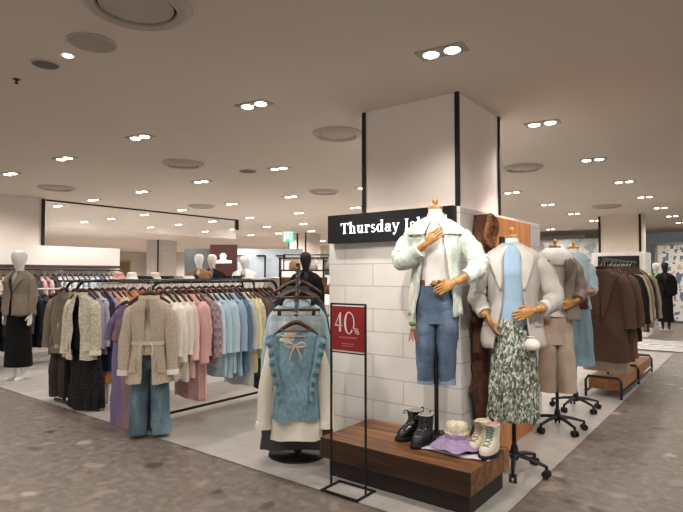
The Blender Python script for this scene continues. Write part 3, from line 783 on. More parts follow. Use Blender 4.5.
# -- M2 grey blazer, blue tee, floral skirt
B2 = Vector((-1.49, 4.09, 0))
t = thing('dress_form', 'dress form in light grey blazer, blue tee and floral skirt right of the platform', 'mannequin', B2, R(19))
form_body(t, 1.79, 1.2, .1); star_base(t, .24, 5, R(-20))
ts = Shell([(1.725, .085, .075), (1.70, .13, .09), (1.64, .17, .1), (1.5, .165, .125), (1.3, .14, .11), (1.15, .15, .115), (1.12, .145, .11)], 2.1, .03, 7, 2, .01)
tee = ts.mesh(14, 44).build('tee_shirt', fabric('9db8d0'), t)
MB().loft([[ts.P(z, 2*PI*j/24, k) for j in range(24)] for z, k in ((1.725, 1.03), (1.74, .95), (1.75, .9))]).build('neckband', fabric('93aec8'), tee)
ss = skirt_shell(1.16, .40, .14, .19, .11, .15, .13, 13, 1)
sk = ss.mesh(16, 90, wob=.006).build('skirt', fabric('8a9a86', 'floral'), t)
MB().loft([[ss.P(z, 2*PI*j/28, 1.02) for j in range(28)] for z in (1.162, 1.13)]).build('waistband', fabric('8a9a86', 'floral'), sk)
blz = fabric('b9b4ae', 'plain')
gap2 = lambda z: .30+.28*max(0, min(1, (1.45-z)/.5)) if z < 1.6 else .30-.1*min(1, (z-1.6)/.12)
jk, js = jacket(t, 1.735, .95, .20, .235, .14, blz, gap2, 'blazer', lapel=fabric('c4bfb8'), pockets=1.17, seed=4, folds=.045)
arm_sleeve(jk, [(-.13, 0, 1.645), (-.195, -.01, 1.58), (-.265, -.035, 1.36), (-.24, -.1, 1.27), (-.205, -.14, 1.215)], [.045, .068, .07, .064, .05], blz, 14, fabric('cfcac2'))
arm_sleeve(jk, [(.13, 0, 1.645), (.2, -.0, 1.58), (.295, -.02, 1.36), (.27, -.09, 1.285), (.215, -.15, 1.255)], [.045, .07, .074, .068, .05], blz, 16, fabric('cfcac2'))
MB().tube([(-.215, -.135, 1.225), (-.185, -.16, 1.185)], [.03, .028], 10).build('forearm', handwood, t)
hand(t, (-.18, -.163, 1.18), (.35, -.05, -.8), (.8, .3, .2), handwood, 1, .7, 1.0)
MB().tube([(.225, -.15, 1.258), (.165, -.175, 1.245)], [.031, .028], 10).build('forearm', handwood, t)
hand(t, (.155, -.178, 1.24), (-.85, -.1, -.3), (0, .9, -.1), handwood, -1, .6, 1.05)
# pouch hanging from that hand
t = thing('drawstring_pouch', 'small white drawstring pouch hanging from the hand of the grey blazer form', 'bag', (-1.30, 3.95, .95))
MB().lathe([(.02, 0), (.05, .01), (.06, .035), (.052, .065), (.026, .085), (.034, .1)], n=22, ysc=.75).build('pouch', fabric('e6e2dc'), t)
MB().tube(smooth([(0, 0, .09), (-.02, -.01, .19), (-.03, 0, .25)], 5), .004, 6).build('drawstring', fabric('cfc9bd'), t)

# -- M3 taupe jacket, beige trousers
B3 = Vector((-1.55, 5.43, 0))
t = thing('dress_form', 'dress form in taupe jacket, white hood and wide beige trousers behind the blazer form', 'mannequin', B3, R(24))
form_body(t, 1.77, 1.2, .1); star_base(t, .25, 5, R(10))
ts = Shell([(1.74, .08, .075), (1.70, .14, .09), (1.62, .17, .1), (1.3, .15, .12), (1.1, .15, .115)], 2.1, .03, 7)
ts.mesh(10, 36).build('top', fabric('e6e4e0'), t)
rings = [[Vector((.12*f*math.cos(a), .1*f*math.sin(a)+yo, h)) for a in [2*PI*j/20 for j in range(20)]] for f, h, yo in ((.7, 1.765, 0), (1.0, 1.745, 0), (1.3, 1.70, .01), (1.45, 1.65, .01), (1.35, 1.6, .0))]
MB().loft(rings).build('hood', fabric('e2e2e2'), t)
trousers(t, .37, 1.16, fabric('b5a595'), .155, .09, .11, seed=5, crotch=.86, spread=.01, bulge=.005)
jm3 = fabric('8b7f77'); g3 = lambda z: .3+.15*max(0, (1.4-z))
jk, js = jacket(t, 1.72, 1.06, .19, .21, .15, jm3, g3, 'jacket', lapel=fabric('6b605a'), seed=6, folds=.05)
arm_sleeve(jk, [(-.12, 0, 1.635), (-.19, 0, 1.55), (-.24, -.02, 1.35), (-.23, -.06, 1.2)], [.045, .066, .066, .05], jm3, 21, jm3)
arm_sleeve(jk, [(.12, 0, 1.635), (.185, 0, 1.56), (.215, -.03, 1.36), (.18, -.12, 1.27)], [.045, .064, .066, .05], jm3, 22, jm3)
MB().tube([(.185, -.11, 1.275), (.16, -.15, 1.255)], [.03, .028], 10).build('forearm', handwood, t)
hand(t, (.15, -.16, 1.25), (-.8, -.2, -.3), (0, .9, -.1), handwood, -1, .5, 1.0)
hand(t, (-.245, -.065, 1.18), (.1, -.1, -1), (1, 0, 0), handwood, 1, .5, 1.0)
# -- M4 light blue shirt, blue skirt
B4 = Vector((-1.62, 6.38, 0))
t = thing('dress_form', 'dress form in pale blue shirt and blue skirt behind the taupe jacket form', 'mannequin', B4, R(10))
form_body(t, 1.80, 1.2, .1); star_base(t, .25, 5, R(30))
ts = Shell([(1.75, .08, .07), (1.72, .12, .085), (1.67, .17, .1), (1.58, .18, .12), (1.3, .165, .125), (1.12, .175, .12)], 2.1, .05, 7, 1, .01)
sh4 = fabric('a3b4bd'); tb = ts.mesh(14, 40).build('shirt', sh4, t)
arm_sleeve(tb, [(-.13, 0, 1.645), (-.2, 0, 1.55), (-.23, -.02, 1.35), (-.22, -.06, 1.2)], [.045, .062, .06, .045], sh4, 23, sh4)
arm_sleeve(tb, [(.11, 0, 1.645), (.165, 0, 1.55), (.19, -.05, 1.36), (.18, -.16, 1.32)], [.045, .062, .06, .045], sh4, 24, sh4)
MB().tube([(.205, -.15, 1.325), (.15, -.19, 1.315)], [.03, .028], 10).build('forearm', handwood, t)
hand(t, (.14, -.195, 1.312), (-.7, -.2, -.1), (0, .6, -.5), handwood, -1, .6, 1.05)
hand(t, (-.22, -.065, 1.18), (.1, -.1, -1), (1, 0, 0), handwood, 1, .5, 1.0)
ks = skirt_shell(1.16, .5, .16, .2, .11, .14, .08, 10, 2); ks.mesh(12, 60).build('skirt', fabric('7f9aa8'), t)
MB().loft([[ks.P(z, 2*PI*j/24, 1.03) for j in range(24)] for z in (1.163, 1.12)]).build('waistband', fabric('6f8a98'), t)
t = thing('handbag', 'dark maroon shoulder bag with brown strap on the blue shirt form', 'bag', (-1.5, 6.14, 1.12))
MB().box((0, 0, .075), (.16, .06, .13), .02, R(10)).build('pouch', plain('maroon_leather', '4a2226', .4), t)
MB().tube(smooth([(.06, 0, .13), (.0, .05, .35), (-.1, .1, .55)], 5), [(.012, .004)]*11, 6).build('strap', plain('strap_brown', '4b3a33', .5), t)
MB().box((0, -.03, .1), (.15, .014, .06), .006, R(10)).build('flap', plain('maroon_leather', '4a2226', .4), t)

# ------------------------------------------------------------------ racks
def arch_rack(name, label, x, y0, y1, zt, foot=.46, r=.12, shelf=False, double=False, group=None):
    t = thing(name, label, 'clothes rack', (x, (y0+y1)/2, 0), 0, group); h = (y1-y0)/2
    tr = .017
    for dx in ((-.13, .13) if double else (0,)):
        p = [(dx, -h, 0.02)]+[(dx, -h, zt-r)]+[(dx, -h+r*(1-math.cos(a)), zt-r+r*math.sin(a)) for a in [PI/2*k/6 for k in range(1, 7)]]
        p += [(dx, h-r+r*math.sin(a), zt-r+r*math.cos(a)) for a in [PI/2*k/6 for k in range(0, 7)]]+[(dx, h, .02)]
        MB().tube(p, tr, 10, (1, 0, 0)).build('rail_frame', black, t)
    for s in (-1, 1): MB().box((0, s*h, .02), (foot, .04, .03), .006).build('foot_bar', black, t)
    MB().tube([(0, -h, .12), (0, h, .12)], .014, 8).build('bottom_bar', black, t)
    return t
ZR = 1.43
rack_near = arch_rack('clothes_rack', 'near black pipe clothes rack filled with pastel tops left of the pillar', -4.66, 2.98, 4.72, ZR)
rack_rear = arch_rack('clothes_rack', 'rear left black double pipe clothes rack with orange shirts', -6.3, 3.0, 5.75, ZR, .7, double=True)
# wooden box under the rear rack
t = thing('storage_box', 'long light wood storage box under the rear left rack', 'box', (-6.22, 4.36, 0))
MB().box((0, 0, .37), (.46, 2.2, .27), .006).build('box', wood('box_oak', 'c08a52', 'a06c3a', (8, 1, 8), .5, .1), t, False)
MB().box((0, 0, .117), (.42, 2.1, .234), .003).build('base', white, t, False)
HG = 'dark wooden hangers on the near rack'; HR = 'dark wooden hangers on the rear left rack'
def rack_item(x, y, rz, spec, where, hg, k, zr=ZR-.012, hangmat=None):
    kind, colr, cname, L = spec[:4]; kw = dict(spec[4]) if len(spec) > 4 else {}
    fab = kw.pop('fab', 'plain'); m = fabric(colr, fab)
    drop = kw.pop('drop', .10)
    noun = {'shirt': 'shirt', 'coat': 'coat', 'jacket': 'jacket', 'dress': 'dress', 'knit': 'cardigan', 'blouse': 'blouse', 'sweater': 'sweater'}[kind]
    lab = '%s %s, %s' % (cname, noun, where)
    hanger((x, y, zr), rz, 'dark hanger of the %s %s, %s' % (cname, noun, where.replace(' piece', '').replace('front of the ', '').replace(' rack', ' rack front')), hg, .185, False, drop)
    ztop = zr-drop-.045
    loc = (x, y, ztop-L+.012)
    d = dict(L=L, seed=k, folds=.14)
    if kind == 'shirt': d.update(slen=.5, dep=.036, srad=(.05, .036), collar='shirt', buttons=plain('button_w', 'e8e4de', .4), cuff=m)
    elif kind == 'coat': d.update(slen=.56, dep=.05, srad=(.06, .046), collar='shirt', lapel=m, buttons=plain('button_d', '3a2a22', .4), cuff=m)
    elif kind == 'jacket': d.update(slen=.52, dep=.05, srad=(.06, .046), collar='band', pockets=(.1, .2), cuff=m)
    elif kind == 'dress': d.update(slen=.2, dep=.05, srad=(.055, .05), collar='band', hem=.24)
    elif kind == 'knit': d.update(slen=.52, dep=.048, srad=(.058, .045), collar='band', buttons=plain('button_w', 'e8e4de', .4), cuff=m)
    elif kind == 'blouse': d.update(slen=.46, dep=.042, srad=(.06, .036), collar='peter', puff=.15, cuff=m)
    elif kind == 'sweater': d.update(slen=.52, dep=.046, srad=(.056, .042), collar='band', cuff=m)
    d.update(kw)
    return top(loc, rz, lab, noun, {'coat': 'long_coat', 'knit': 'cardigan', 'jacket': 'jacket', 'dress': 'dress', 'shirt': 'shirt', 'blouse': 'blouse', 'sweater': 'sweater'}[kind], m, **d)

near = [('dress', '76698a', 'dusty purple', 1.12), ('dress', '8a6f74', 'mauve brown', 1.12), ('blouse', 'e8e1d4', 'cream eyelet', .72), ('knit', 'ebe5d9', 'ivory textured', .7, {'fab': 'knit'}),
        ('blouse', 'e6dfd4', 'off-white frill collar', .74), ('sweater', 'e8c8c0', 'pale pink', .72), ('coat', 'd8aca8', 'rose pink', .92), ('shirt', 'dfb6ae', 'salmon pink', .95), ('jacket', 'b09aa2', 'mauve plaid', .62, {'fab': 'plaid'}),
        ('shirt', 'cbdce4', 'powder blue', .66), ('shirt', 'bcd5e2', 'sky blue', .76), ('shirt', 'b3d0e0', 'clear light blue', .78), ('shirt', 'c2d6e0', 'washed blue', .74), ('shirt', '9dbad2', 'cornflower blue', .78), ('sweater', '5d7690', 'slate blue', .76),
        ('shirt', 'c6c9cb', 'cool grey', .9), ('shirt', 'e8dca8', 'butter yellow', .78), ('jacket', 'e0d9c0', 'cream quilted', .64, {'fab': 'quilt'}), ('jacket', '6a5552', 'dusky brown', .66), ('jacket', '59504f', 'charcoal brown', .85), ('coat', '3d4a4e', 'dark teal', .98), ('coat', '222225', 'black', 1.02)]
# the pieces to the right of the front outfit run from front to back
y = 3.13
for k, sp in enumerate(near):
    rz = R(random.uniform(-5, 7)); xx = -4.66+random.uniform(-.015, .015)
    if k < 2:
        rack_item((-5.06, -4.93)[k], (2.97, 2.985)[k], R(14), (sp[0], sp[1], sp[2], 1.22, {'w': .17, 'hem': .2, 'dep': .06, 'slen': .24, 'drop': .21}), ('leftmost at the front of the near rack', 'left of the taupe belted jacket')[k], HG, 100+k); continue
    sp = (sp[0], sp[1], sp[2], sp[3]*1.13) + tuple(sp[4:])
    rack_item(xx, y, rz, sp, '%s piece from the front of the near rack' % ORD[k-2], HG, 100+k)
    y += .076

# front outfit on the end arm of the near rack: beige belted jacket over blue trousers
def end_arm(rack, x, y, z, rz, x0, x1, yb):
    L = rack.location
    o = MB().tube(smooth([(0, .16, -.0), (0, .05, .0), (0, -.10, -.005)], 3), .010, 8).build('front_arm', black, rack, loc=(x-L.x, y-L.y, z)); o.rotation_euler = (0, 0, rz)
    MB().lathe([(.012, -.01), (.016, 0), (.012, .012)], (0, -.1, 0), 10).build('stopper', black, o)
    MB().tube([(x0-L.x, yb-L.y, z), (x1-L.x, yb-L.y, z)], .012, 8).build('cross_bar', black, rack)
OA = R(44)
def cascade(x, y, rz, d, z=0): return (x+math.sin(rz)*d, y-math.cos(rz)*d)
ax, ay = -4.47, 2.86
end_arm(rack_near, ax, ay, ZR, OA, -5.2, -4.35, 2.97)
tb = fabric('bbad9b', 'tweed')
hx, hy = cascade(ax, ay, OA, .04)
hanger((hx, hy, ZR-.012), OA, 'dark wooden hanger holding the taupe belted jacket at the near rack front', HG, .19)
L = .78; loc = (hx, hy, ZR-.14-L)
tt, sh = top(loc, OA, 'taupe belted jacket with white cuffs hung on the front arm of the near rack', 'jacket', 'belted_jacket', tb, L=L, w=.172, hem=.2, dep=.08, slen=.6, srad=(.056, .046), flare=.045, open_front=.2, collar=None, cuff=fabric('e6e1d6'), seed=5, waist=(.36, .152), pockets=(.1, .24), lapel=None, folds=.06, n=48)
inner = Shell(top_levels(L-.02, .165, .13, .05), 2.3, .08, 7, 1)
inner.mesh(12, 36, z0=.26).build('inner_blouse', fabric('c9bba6', 'knit'), tt)
mb = MB(); rings = [[sh.P(z, 2*PI*j/32, 1.02, .004) for j in range(32)] for z in (.385, .35)]; mb.loft(rings)
for s in (-1, 1): mb.tube(smooth([(s*.03, -.085, .37), (s*.06, -.1, .33), (s*.05, -.095, .25)], 3), .007, 6)
mb.build('waist_tie', fabric('d4c8b4'), tt)
MB().loft([[sh.P(L-.012, 2*PI*j/20, 1.05) for j in range(20)], [sh.P(L-.012, 2*PI*j/20, 1.0)+Vector((0, 0, .035)) for j in range(20)]]).build('collar', fabric('d9cdb9'), tt)
hx2, hy2 = cascade(ax, ay, OA, -.03)
hanger((hx2, hy2, ZR-.012), OA, 'dark clip hanger holding the blue trousers at the near rack front', HG, .15, True, .5)
t = thing('trousers', 'grey blue wide trousers below the taupe belted jacket', 'trousers', (hx2, hy2, 0), OA)
trousers(t, .035, .95, fabric('5f7480', 'denim'), .165, .088, .06, seed=9, crotch=.66, spread=.02)
# front outfit on rear rack: cream quilted jacket + black lace skirt
bx, by = -5.95, 3.0
OB = R(16)
end_arm(rack_rear, bx, by, ZR, OB, -6.7, -5.82, 3.03)
hx, hy = cascade(bx, by, OB, .05)
hanger((hx, hy, ZR-.012), OB, 'dark wooden hanger holding the cream quilted jacket at the rear rack front', HR, .19)
tt, sh = top((hx, hy, ZR-.14-.72), OB, 'cream quilted collarless jacket hung on the front arm of the rear rack', 'jacket', 'quilted_jacket', fabric('dcd5bf', 'quilt'), L=.72, w=.19, hem=.215, dep=.085, slen=.56, srad=(.06, .052), flare=.03, open_front=.25, collar='band', trim=fabric('cfc7b0'), cuff=fabric('dcd5bf'), seed=8, pockets=(.1, .2), folds=.05, n=44)
inner = Shell(top_levels(.68, .15, .14, .04), 2.3, .06); inner.mesh(10, 30, z0=.1).build('inner_top', fabric('1d1b1e'), tt)
hx2, hy2 = cascade(bx, by, OB, -.02)
hanger((hx2, hy2, ZR-.012), OB, 'dark clip hanger holding the black lace skirt at the rear rack front', HR, .14, True, .5)
t = thing('skirt', 'long black lace skirt below the cream quilted jacket', 'skirt', (hx2, hy2, 0), OB)
ks = skirt_shell(.93, .03, .13, .25, .05, .1, .16, 11, 1); ks.mesh(14, 72, wob=.008).build('skirt_panel', fabric('1c1a1c', 'lace'), t)
MB().loft([[ks.P(z, 2*PI*j/24, 1.03) for j in range(24)] for z in (.935, .9)]).build('waistband', fabric('141314'), t)
# taupe pieces at the left of the rear rack
for k, (dx, dy, c, nm, L) in enumerate(((-.26, .0, '7d7264', 'grey taupe padded', .7), (-.40, .06, '6a6156', 'dark taupe', .74), (-.07, .06, 'b8a995', 'light beige', .74))):
    x, y = -6.22+dx, 3.0+dy
    sp = ('jacket', c, nm, L, {'slen': .54, 'srad': (.06, .048), 'dep': .06, 'w': .19})
    rack_item(x, y, OB, sp, ['hung left of the cream quilted jacket', 'leftmost on the rear left rack', 'half behind the cream quilted jacket'][k], HR, 300+k)
hanger((-6.62, 3.05, ZR-.012), OB, 'dark clip hanger holding the dark trousers at the left of the rear rack', HR, .13, True, .5)
t = thing('trousers', 'dark brown straight trousers below the grey taupe padded jacket', 'trousers', (-6.62, 3.05, 0), OB)
trousers(t, .05, .93, fabric('3d3532'), .15, .08, .05, seed=10, crotch=.66)
rear = [('knit', '9a95ae', 'grey lilac', .62), ('shirt', 'b9b4bb', 'silver grey', .7), ('jacket', '2c3350', 'navy', .9), ('shirt', 'a894ac', 'lavender', .78), ('sweater', 'd8b09a', 'peach', .74), ('knit', 'd9d2c4', 'oatmeal', .6),
        ('shirt', 'c98058', 'burnt orange', .62), ('shirt', 'd08a60', 'apricot', .64), ('knit', 'c87a50', 'terracotta', .6), ('shirt', 'd8946a', 'light orange', .62), ('sweater', 'c47548', 'rust orange', .62), ('blouse', 'd9a88a', 'pale coral', .62), ('blouse', 'd9cdbd', 'cream', .62), ('jacket', '5a4038', 'chocolate', .66),
        ('shirt', 'dcd8d2', 'white', .64), ('knit', '4a3b38', 'dark brown', .62), ('shirt', 'cfc9c2', 'pale stone', .64), ('sweater', '7b6a5c', 'mocha', .62), ('jacket', '8a8a7c', 'sage grey', .66), ('coat', '3a3438', 'smoky black', .9), ('coat', '6b5a4a', 'camel brown', .9), ('coat', '2a2a30', 'ink', .9)]
y = 3.15
for k, sp in enumerate(rear):
    rack_item(-6.16+random.uniform(-.015, .015), y, R(random.uniform(-4, 8)), sp, '%s piece from the front of the rear left rack' % ORD[k], HR, 200+k)
    y += .125 if k > 5 else .07

# ------------------------------------------------------------------ waterfall stand with teal ruffled vest
SA = R(40)
S0 = Vector((-3.07, 3.36, 0))
t = thing('garment_stand', 'black single post garment stand with sloping arm beside the platform', 'clothes stand', S0, SA)
MB().lathe([(.24, 0), (.24, .012), (.22, .02), (.04, .03), (.025, .06)], n=40).build('base_disc', black, t)
MB().tube([(0, 0, .02), (0, 0, 1.0), (0, 0, 1.60)], .017, 12).build('post', black, t)
MB().tube(smooth([(0, 0, 1.56), (0, -.08, 1.54), (0, -.34, 1.18)], 4), .011, 8).build('sloping_arm', black, t)
mb = MB()
for k in range(6): mb.lathe([(.006, 0), (.012, .006), (.006, .014)], (0, -.08-.26*k/5, 1.55-.36*k/5), 8)
mb.build('arm_studs', chrome, t)
def sp(d, z): p = Matrix.Rotation(SA, 3, 'Z') @ Vector((0, -d, 0)); return (S0.x+p.x, S0.y+p.y, z)
HS = 'hangers on the sloping arm of the single post stand'
p = sp(.30, 1.21)
hanger(p, SA, 'dark hanger holding the teal vest at the front of the sloping arm', HS, .17)
L = .68; vb = fabric('7b9ca8', 'knit'); z_t = 1.21-.135
wb = fabric('e4ded0')
# white blouse under the vest
tt, sh = top((p[0], p[1], z_t-.86), SA, 'long white blouse under the teal ruffled vest', 'blouse', 'white_blouse', wb, L=.855, w=.17, hem=.2, dep=.06, slen=.66, srad=(.058, .052), flare=.08, collar=None, cuff=wb, seed=31, folds=.1, n=40)
mb = MB()
for i in range(2):
    rings = []
    for j in range(40):
        a = 2*PI*j/40; k = 1+.12*math.sin(10*a+i)
        rings.append([sh.P(.84-.02*i, a, 1.0), sh.P(.84-.02*i, a, 1.0)+Vector((math.cos(a)*.03*k, math.sin(a)*.03*k, .02-.03*i))])
    mb.loft(rings+[rings[0]], False)
mb.build('ruffle_collar', fabric('b89a94', 'knit'), tt)
mb = MB()
for s in (-1, 1):
    mb.tube(smooth([(0, -.1, .74), (s*.05, -.115, .765), (s*.085, -.11, .745), (s*.04, -.11, .73), (0, -.1, .74)], 3), .007, 6)
    mb.tube(smooth([(0, -.1, .74), (s*.03, -.115, .69), (s*.045, -.11, .63)], 3), .006, 6)
mb.build('neck_bow', fabric('cbb0a6'), tt)
tv = thing('ruffled_vest', 'teal blue sleeveless knit vest with ruffles hung over the white blouse', 'vest', (p[0], p[1], z_t-.70), SA)
vs = Shell([(.685, .1, .055), (.67, .135, .065), (.645, .185, .075), (.58, .18, .088), (.35, .165, .092), (.0, .205, .1)], 2.2, .06, 6, 2, .01)
vs.mesh(16, 48, wob=.01).build('body', vb, tv)
for s in (-1, 1):
    rings = []
    for i in range(30):
        f = i/29; z = .655-.5*f; th = -PI/2+s*(1.0-.5*f); w = .085*(1-.65*f)
        b0 = vs.P(z, th, 1.02, .002); wv = .024*math.sin(i*1.5)
        rings.append([b0, b0+Vector((s*w*.35, -.03-wv*.4, .012)), b0+Vector((s*w*.8, -.035+wv, .0)), b0+Vector((s*w, -.015+wv*1.3, -.012))])
    MB().loft(rings, False).build('ruffle', vb, tv)
    rings = []
    for i in range(14):
        a = -1.1+2.2*i/13; b0 = Vector((s*.175, .055*math.sin(a), .655-.10*(1-math.cos(a)))); wv = .012*math.sin(i*2.2)
        rings.append([b0, b0+Vector((s*.035, wv, -.005)), b0+Vector((s*.065, -wv, -.035))])
    MB().loft(rings, False).build('cap_sleeve', vb, tv)
# pieces behind
p2 = sp(.235, 1.29); hanger(p2, SA, 'grey clip hanger right behind the teal vest', HS, .19, True, .06)
t = thing('skirt', 'pale washed denim skirt clipped behind the teal vest', 'skirt', (p2[0], p2[1], .42), SA)
ks = skirt_shell(.75, .0, .19, .25, .028, .04, .18, 8, 1); ks.mesh(12, 56).build('skirt_panel', fabric('b4c0c2', 'denim'), t)
MB().loft([[ks.P(z, 2*PI*j/24, 1.03) for j in range(24)] for z in (.755, .715)]).build('waistband', fabric('a4b2b6', 'denim'), t)
p3 = sp(.17, 1.375); hanger(p3, SA, 'dark clip hanger, middle one of the sloping arm', HS, .18, True, .05)
t = thing('trousers', 'white wide trousers clipped at the middle of the sloping arm', 'trousers', (p3[0], p3[1], .14), SA)
trousers(t, .08, 1.07, fabric('d6d4cd'), .2, .1, .03, seed=12, crotch=.78)
p4 = sp(.11, 1.45)
hanger(p4, SA, 'dark wooden hanger holding the light blue long shirt of the stand', HS, .2)
top((p4[0], p4[1], 1.30-.95), SA, 'light blue long shirt behind the white trousers on the stand', 'shirt', 'shirt', fabric('a9c0c8'), L=.95, w=.2, hem=.24, dep=.03, slen=.6, srad=(.042, .036), flare=.06, collar='shirt', seed=33, n=32)
p5 = sp(.05, 1.53)
hanger(p5, SA, 'dark wooden hanger highest on the sloping arm', HS, .2)
top((p5[0], p5[1], 1.39-1.33), SA, 'charcoal long dress, rearmost piece on the single post stand', 'dress', 'dress', fabric('4a4a4a'), L=1.33, w=.19, hem=.3, dep=.03, slen=.4, srad=(.04, .035), collar='band', seed=34, n=32)

# ------------------------------------------------------------------ right rack with coats
t = thing('clothes_rack', 'black tube clothes rack with wooden shelf holding brown coats at right', 'clothes rack', (-1.5, 8.35, 0))
for s in (-1, 0, 1):
    y = s*1.18
    p = [(-.2, y, .0), (-.2, y, .2), (-.17, y, .25), (.17, y, .25), (.2, y, .2), (.2, y, 0)]
    MB().tube(p, .016, 8, (0, 1, 0)).build('leg_frame', black, t)
MB().tube([(0, -.9, .25), (0, -.9, 1.7)], .016, 8).build('post', black, t)
MB().tube([(0, .9, .25), (0, .9, 1.7)], .016, 8).build('post', black, t)
MB().tube([(0, -1.18, 1.7), (0, 1.18, 1.7)], .016, 8).build('rail', black, t)
for s in (-1, 1): MB().tube([(s*.2, -1.18, .06), (s*.2, 1.18, .06)], .014, 8).build('side_bar', black, t)
MB().box((0, .02, .16), (.37, 2.25, .14), .004).build('wood_shelf', wood('rack_oak', 'a87448', '82552f', (10, 1.2, 10), .5, .1), t, False)
HC = 'dark hangers on the right coat rack'
coats = [('574237', 'chestnut brown long', 1.12, .24), ('4f3b31', 'dark chestnut long', 1.12, .24), ('604a3d', 'reddish tan long', 1.1, .24), ('2b2422', 'dark cocoa', 1.0, .23), ('1f1b1b', 'espresso', 1.0, .23), ('1d1b1c', 'black wool', .95, .23), ('2a2728', 'soft black', .95, .23), ('b5a78f', 'sand beige', .85, .23),
         ('8d7f6d', 'stone brown', .85, .23), ('c9bca4', 'pale cream', .85, .23), ('3a3433', 'dark grey', .9, .23), ('9c8d7a', 'mushroom', .85, .23)]
y = 7.26
for k, (c, nm, L, w) in enumerate(coats):
    rack_item(-1.5+random.uniform(-.02, .02), y, R(random.uniform(-3, 6)), ('coat', c, nm, L, {'w': w, 'hem': .3 if L > 1.05 else .25, 'dep': .085, 'slen': .6, 'srad': (.075, .06), 'folds': .1, 'flare': .07}),
              '%s coat from the front of the right rack' % ORD[k], HC, 400+k, 1.7-.012)
    y += .185
t = thing('skirt', 'cream pleated skirt edge showing below the front brown coat', 'skirt', (-1.5, 7.34, .3), 0)
ks = skirt_shell(.9, 0, .15, .26, .03, .05, .12, 14); ks.mesh(10, 70).build('skirt_panel', fabric('b7a58f'), t)
MB().loft([[ks.P(z, 2*PI*j/24, 1.03) for j in range(24)] for z in (.905, .87)]).build('waistband', fabric('b7a58f'), t)
hanger((-1.5, 7.34, 1.688), 0, 'dark clip hanger holding the cream pleated skirt behind the front coat', HC, .14, True, .48)

# ------------------------------------------------------------------ full mannequin at the left
def full_mannequin(loc, rz, label, coat, bottom, skirt=True, skin=None, h=1.0, bust=False, cut=0):
    t = thing('bust_mannequin' if bust else 'mannequin', label, 'mannequin', loc, rz); sk = skin or mannequin_white
    dz = -cut
    J = ([((0, .0, 1.0), (.13, .1), None), ((0, .0, 1.2), (.115, .085), 0), ((0, .01, 1.38), (.145, .1), 1)] if not bust else [((0, 0, 1.40), (.06, .05), None), ((0, 0, 1.43), (.1, .075), 0), ((0, .01, 1.46), (.12, .08), 1)])+[((0, .01, 1.5), (.09, .07), 2), ((0, 0, 1.56), (.05, .05), 3), ((0, -.01, 1.63), (.062, .07), 4), ((0, -.02, 1.70), (.094, .108), 5), ((0, -.015, 1.79), (.104, .122), 6), ((0, -.005, 1.86), (.07, .085), 7)]
    if not bust:
        for s in (-1, 1):
            b = len(J); J += [((s*.085, 0, .93), (.085, .085), 0), ((s*.085, -.01, .5), (.055, .06), b), ((s*.08, .02, .3), (.05, .055), b+1), ((s*.075, .02, .1), (.032, .036), b+2), ((s*.075, .0, .05), (.036, .036), b+3), ((s*.08, -.13, .03), (.03, .018), b+4)]
    for s in (-1, 1):
        b = len(J); J += [((s*.17, .01, 1.46), (.05, .05), 3)]
        if not bust: J += [((s*.215, .02, 1.18), (.036, .036), b), ((s*.225, -.02, .95), (.026, .026), b+1)]
    me = bpy.data.meshes.new('body'); me.from_pydata([(p[0], p[1], p[2]+dz) for p, r, q in J], [(i, q) for i, (p, r, q) in enumerate(J) if q is not None], [])
    o = bpy.data.objects.new('body', me); C.objects.link(o); o.parent = t; me.materials.append(sk)
    o.modifiers.new('skin', 'SKIN')
    for v, (p, r, q) in zip(me.skin_vertices[0].data, J): v.radius = r
    me.skin_vertices[0].data[0].use_root = True
    m = o.modifiers.new('sub', 'SUBSURF'); m.levels = 2; m.render_levels = 2
    for m in [o.modifiers['skin']]: m.use_smooth_shade = True
    if not bust:
        for s in (-1, 1): hand(t, (s*.226, -.02, .94), (s*.03, -.1, -1), (-s, 0, 0), sk, -s, .35, .95)
        MB().lathe([(.19, 0), (.19, .008), (.18, .012)], n=32).build('base_plate', plain('glass_plate', 'b9b9b6', .2), t)
    if coat:
        zh = .93 if not bust else 1.2
        g = lambda z: .08+.25*max(0, (z-dz-1.2))*2
        jk, js = jacket(t, 1.56+dz, max(zh+dz, 0.03 if bust else 0), .21, .235, .135, coat, g, 'blazer', lapel=coat, seed=3, folds=.04)
        for s in (-1, 1):
            pts = [(s*.12, .01, 1.475), (s*.195, .01, 1.41), (s*.235, .01, 1.2), (s*.23, -.02, .97)] if not bust else [(s*.13, .01, 1.48), (s*.19, .01, 1.45), (s*.21, .01, 1.41), (s*.21, 0, 1.39)]
            arm_sleeve(jk, [(a, b, c+dz) for a, b, c in pts], [.045, .062, .06, .05], coat, 40+s, None, .05)
    if bottom and not bust:
        if skirt:
            ks = skirt_shell(1.06, .21, .15, .2, .12, .14, .03, 8, 1); ks.mesh(12, 48).build('skirt', bottom, t)
        else: trousers(t, .1, 1.08, bottom, .16, .08, .12, seed=3, crotch=.82)
    if bust:
        MB().lathe([(.1, 0), (.1, .012), (.02, .02), (.018, .1)], n=20).build('stand', chrome, t)
    return t
full_mannequin((-8.3, 3.22, 0.0), R(22), 'white faceless mannequin in taupe blazer and long black skirt at far left', fabric('857a6c'), fabric('141314'))
# low platform under it
bkc = plain('mannequin_black', '1a191a', .5)
full_mannequin((-5.5, 6.2, 0), R(40), 'black mannequin in black coat behind the teal vest stand', fabric('19181a'), fabric('1d1c1e'), False, bkc)

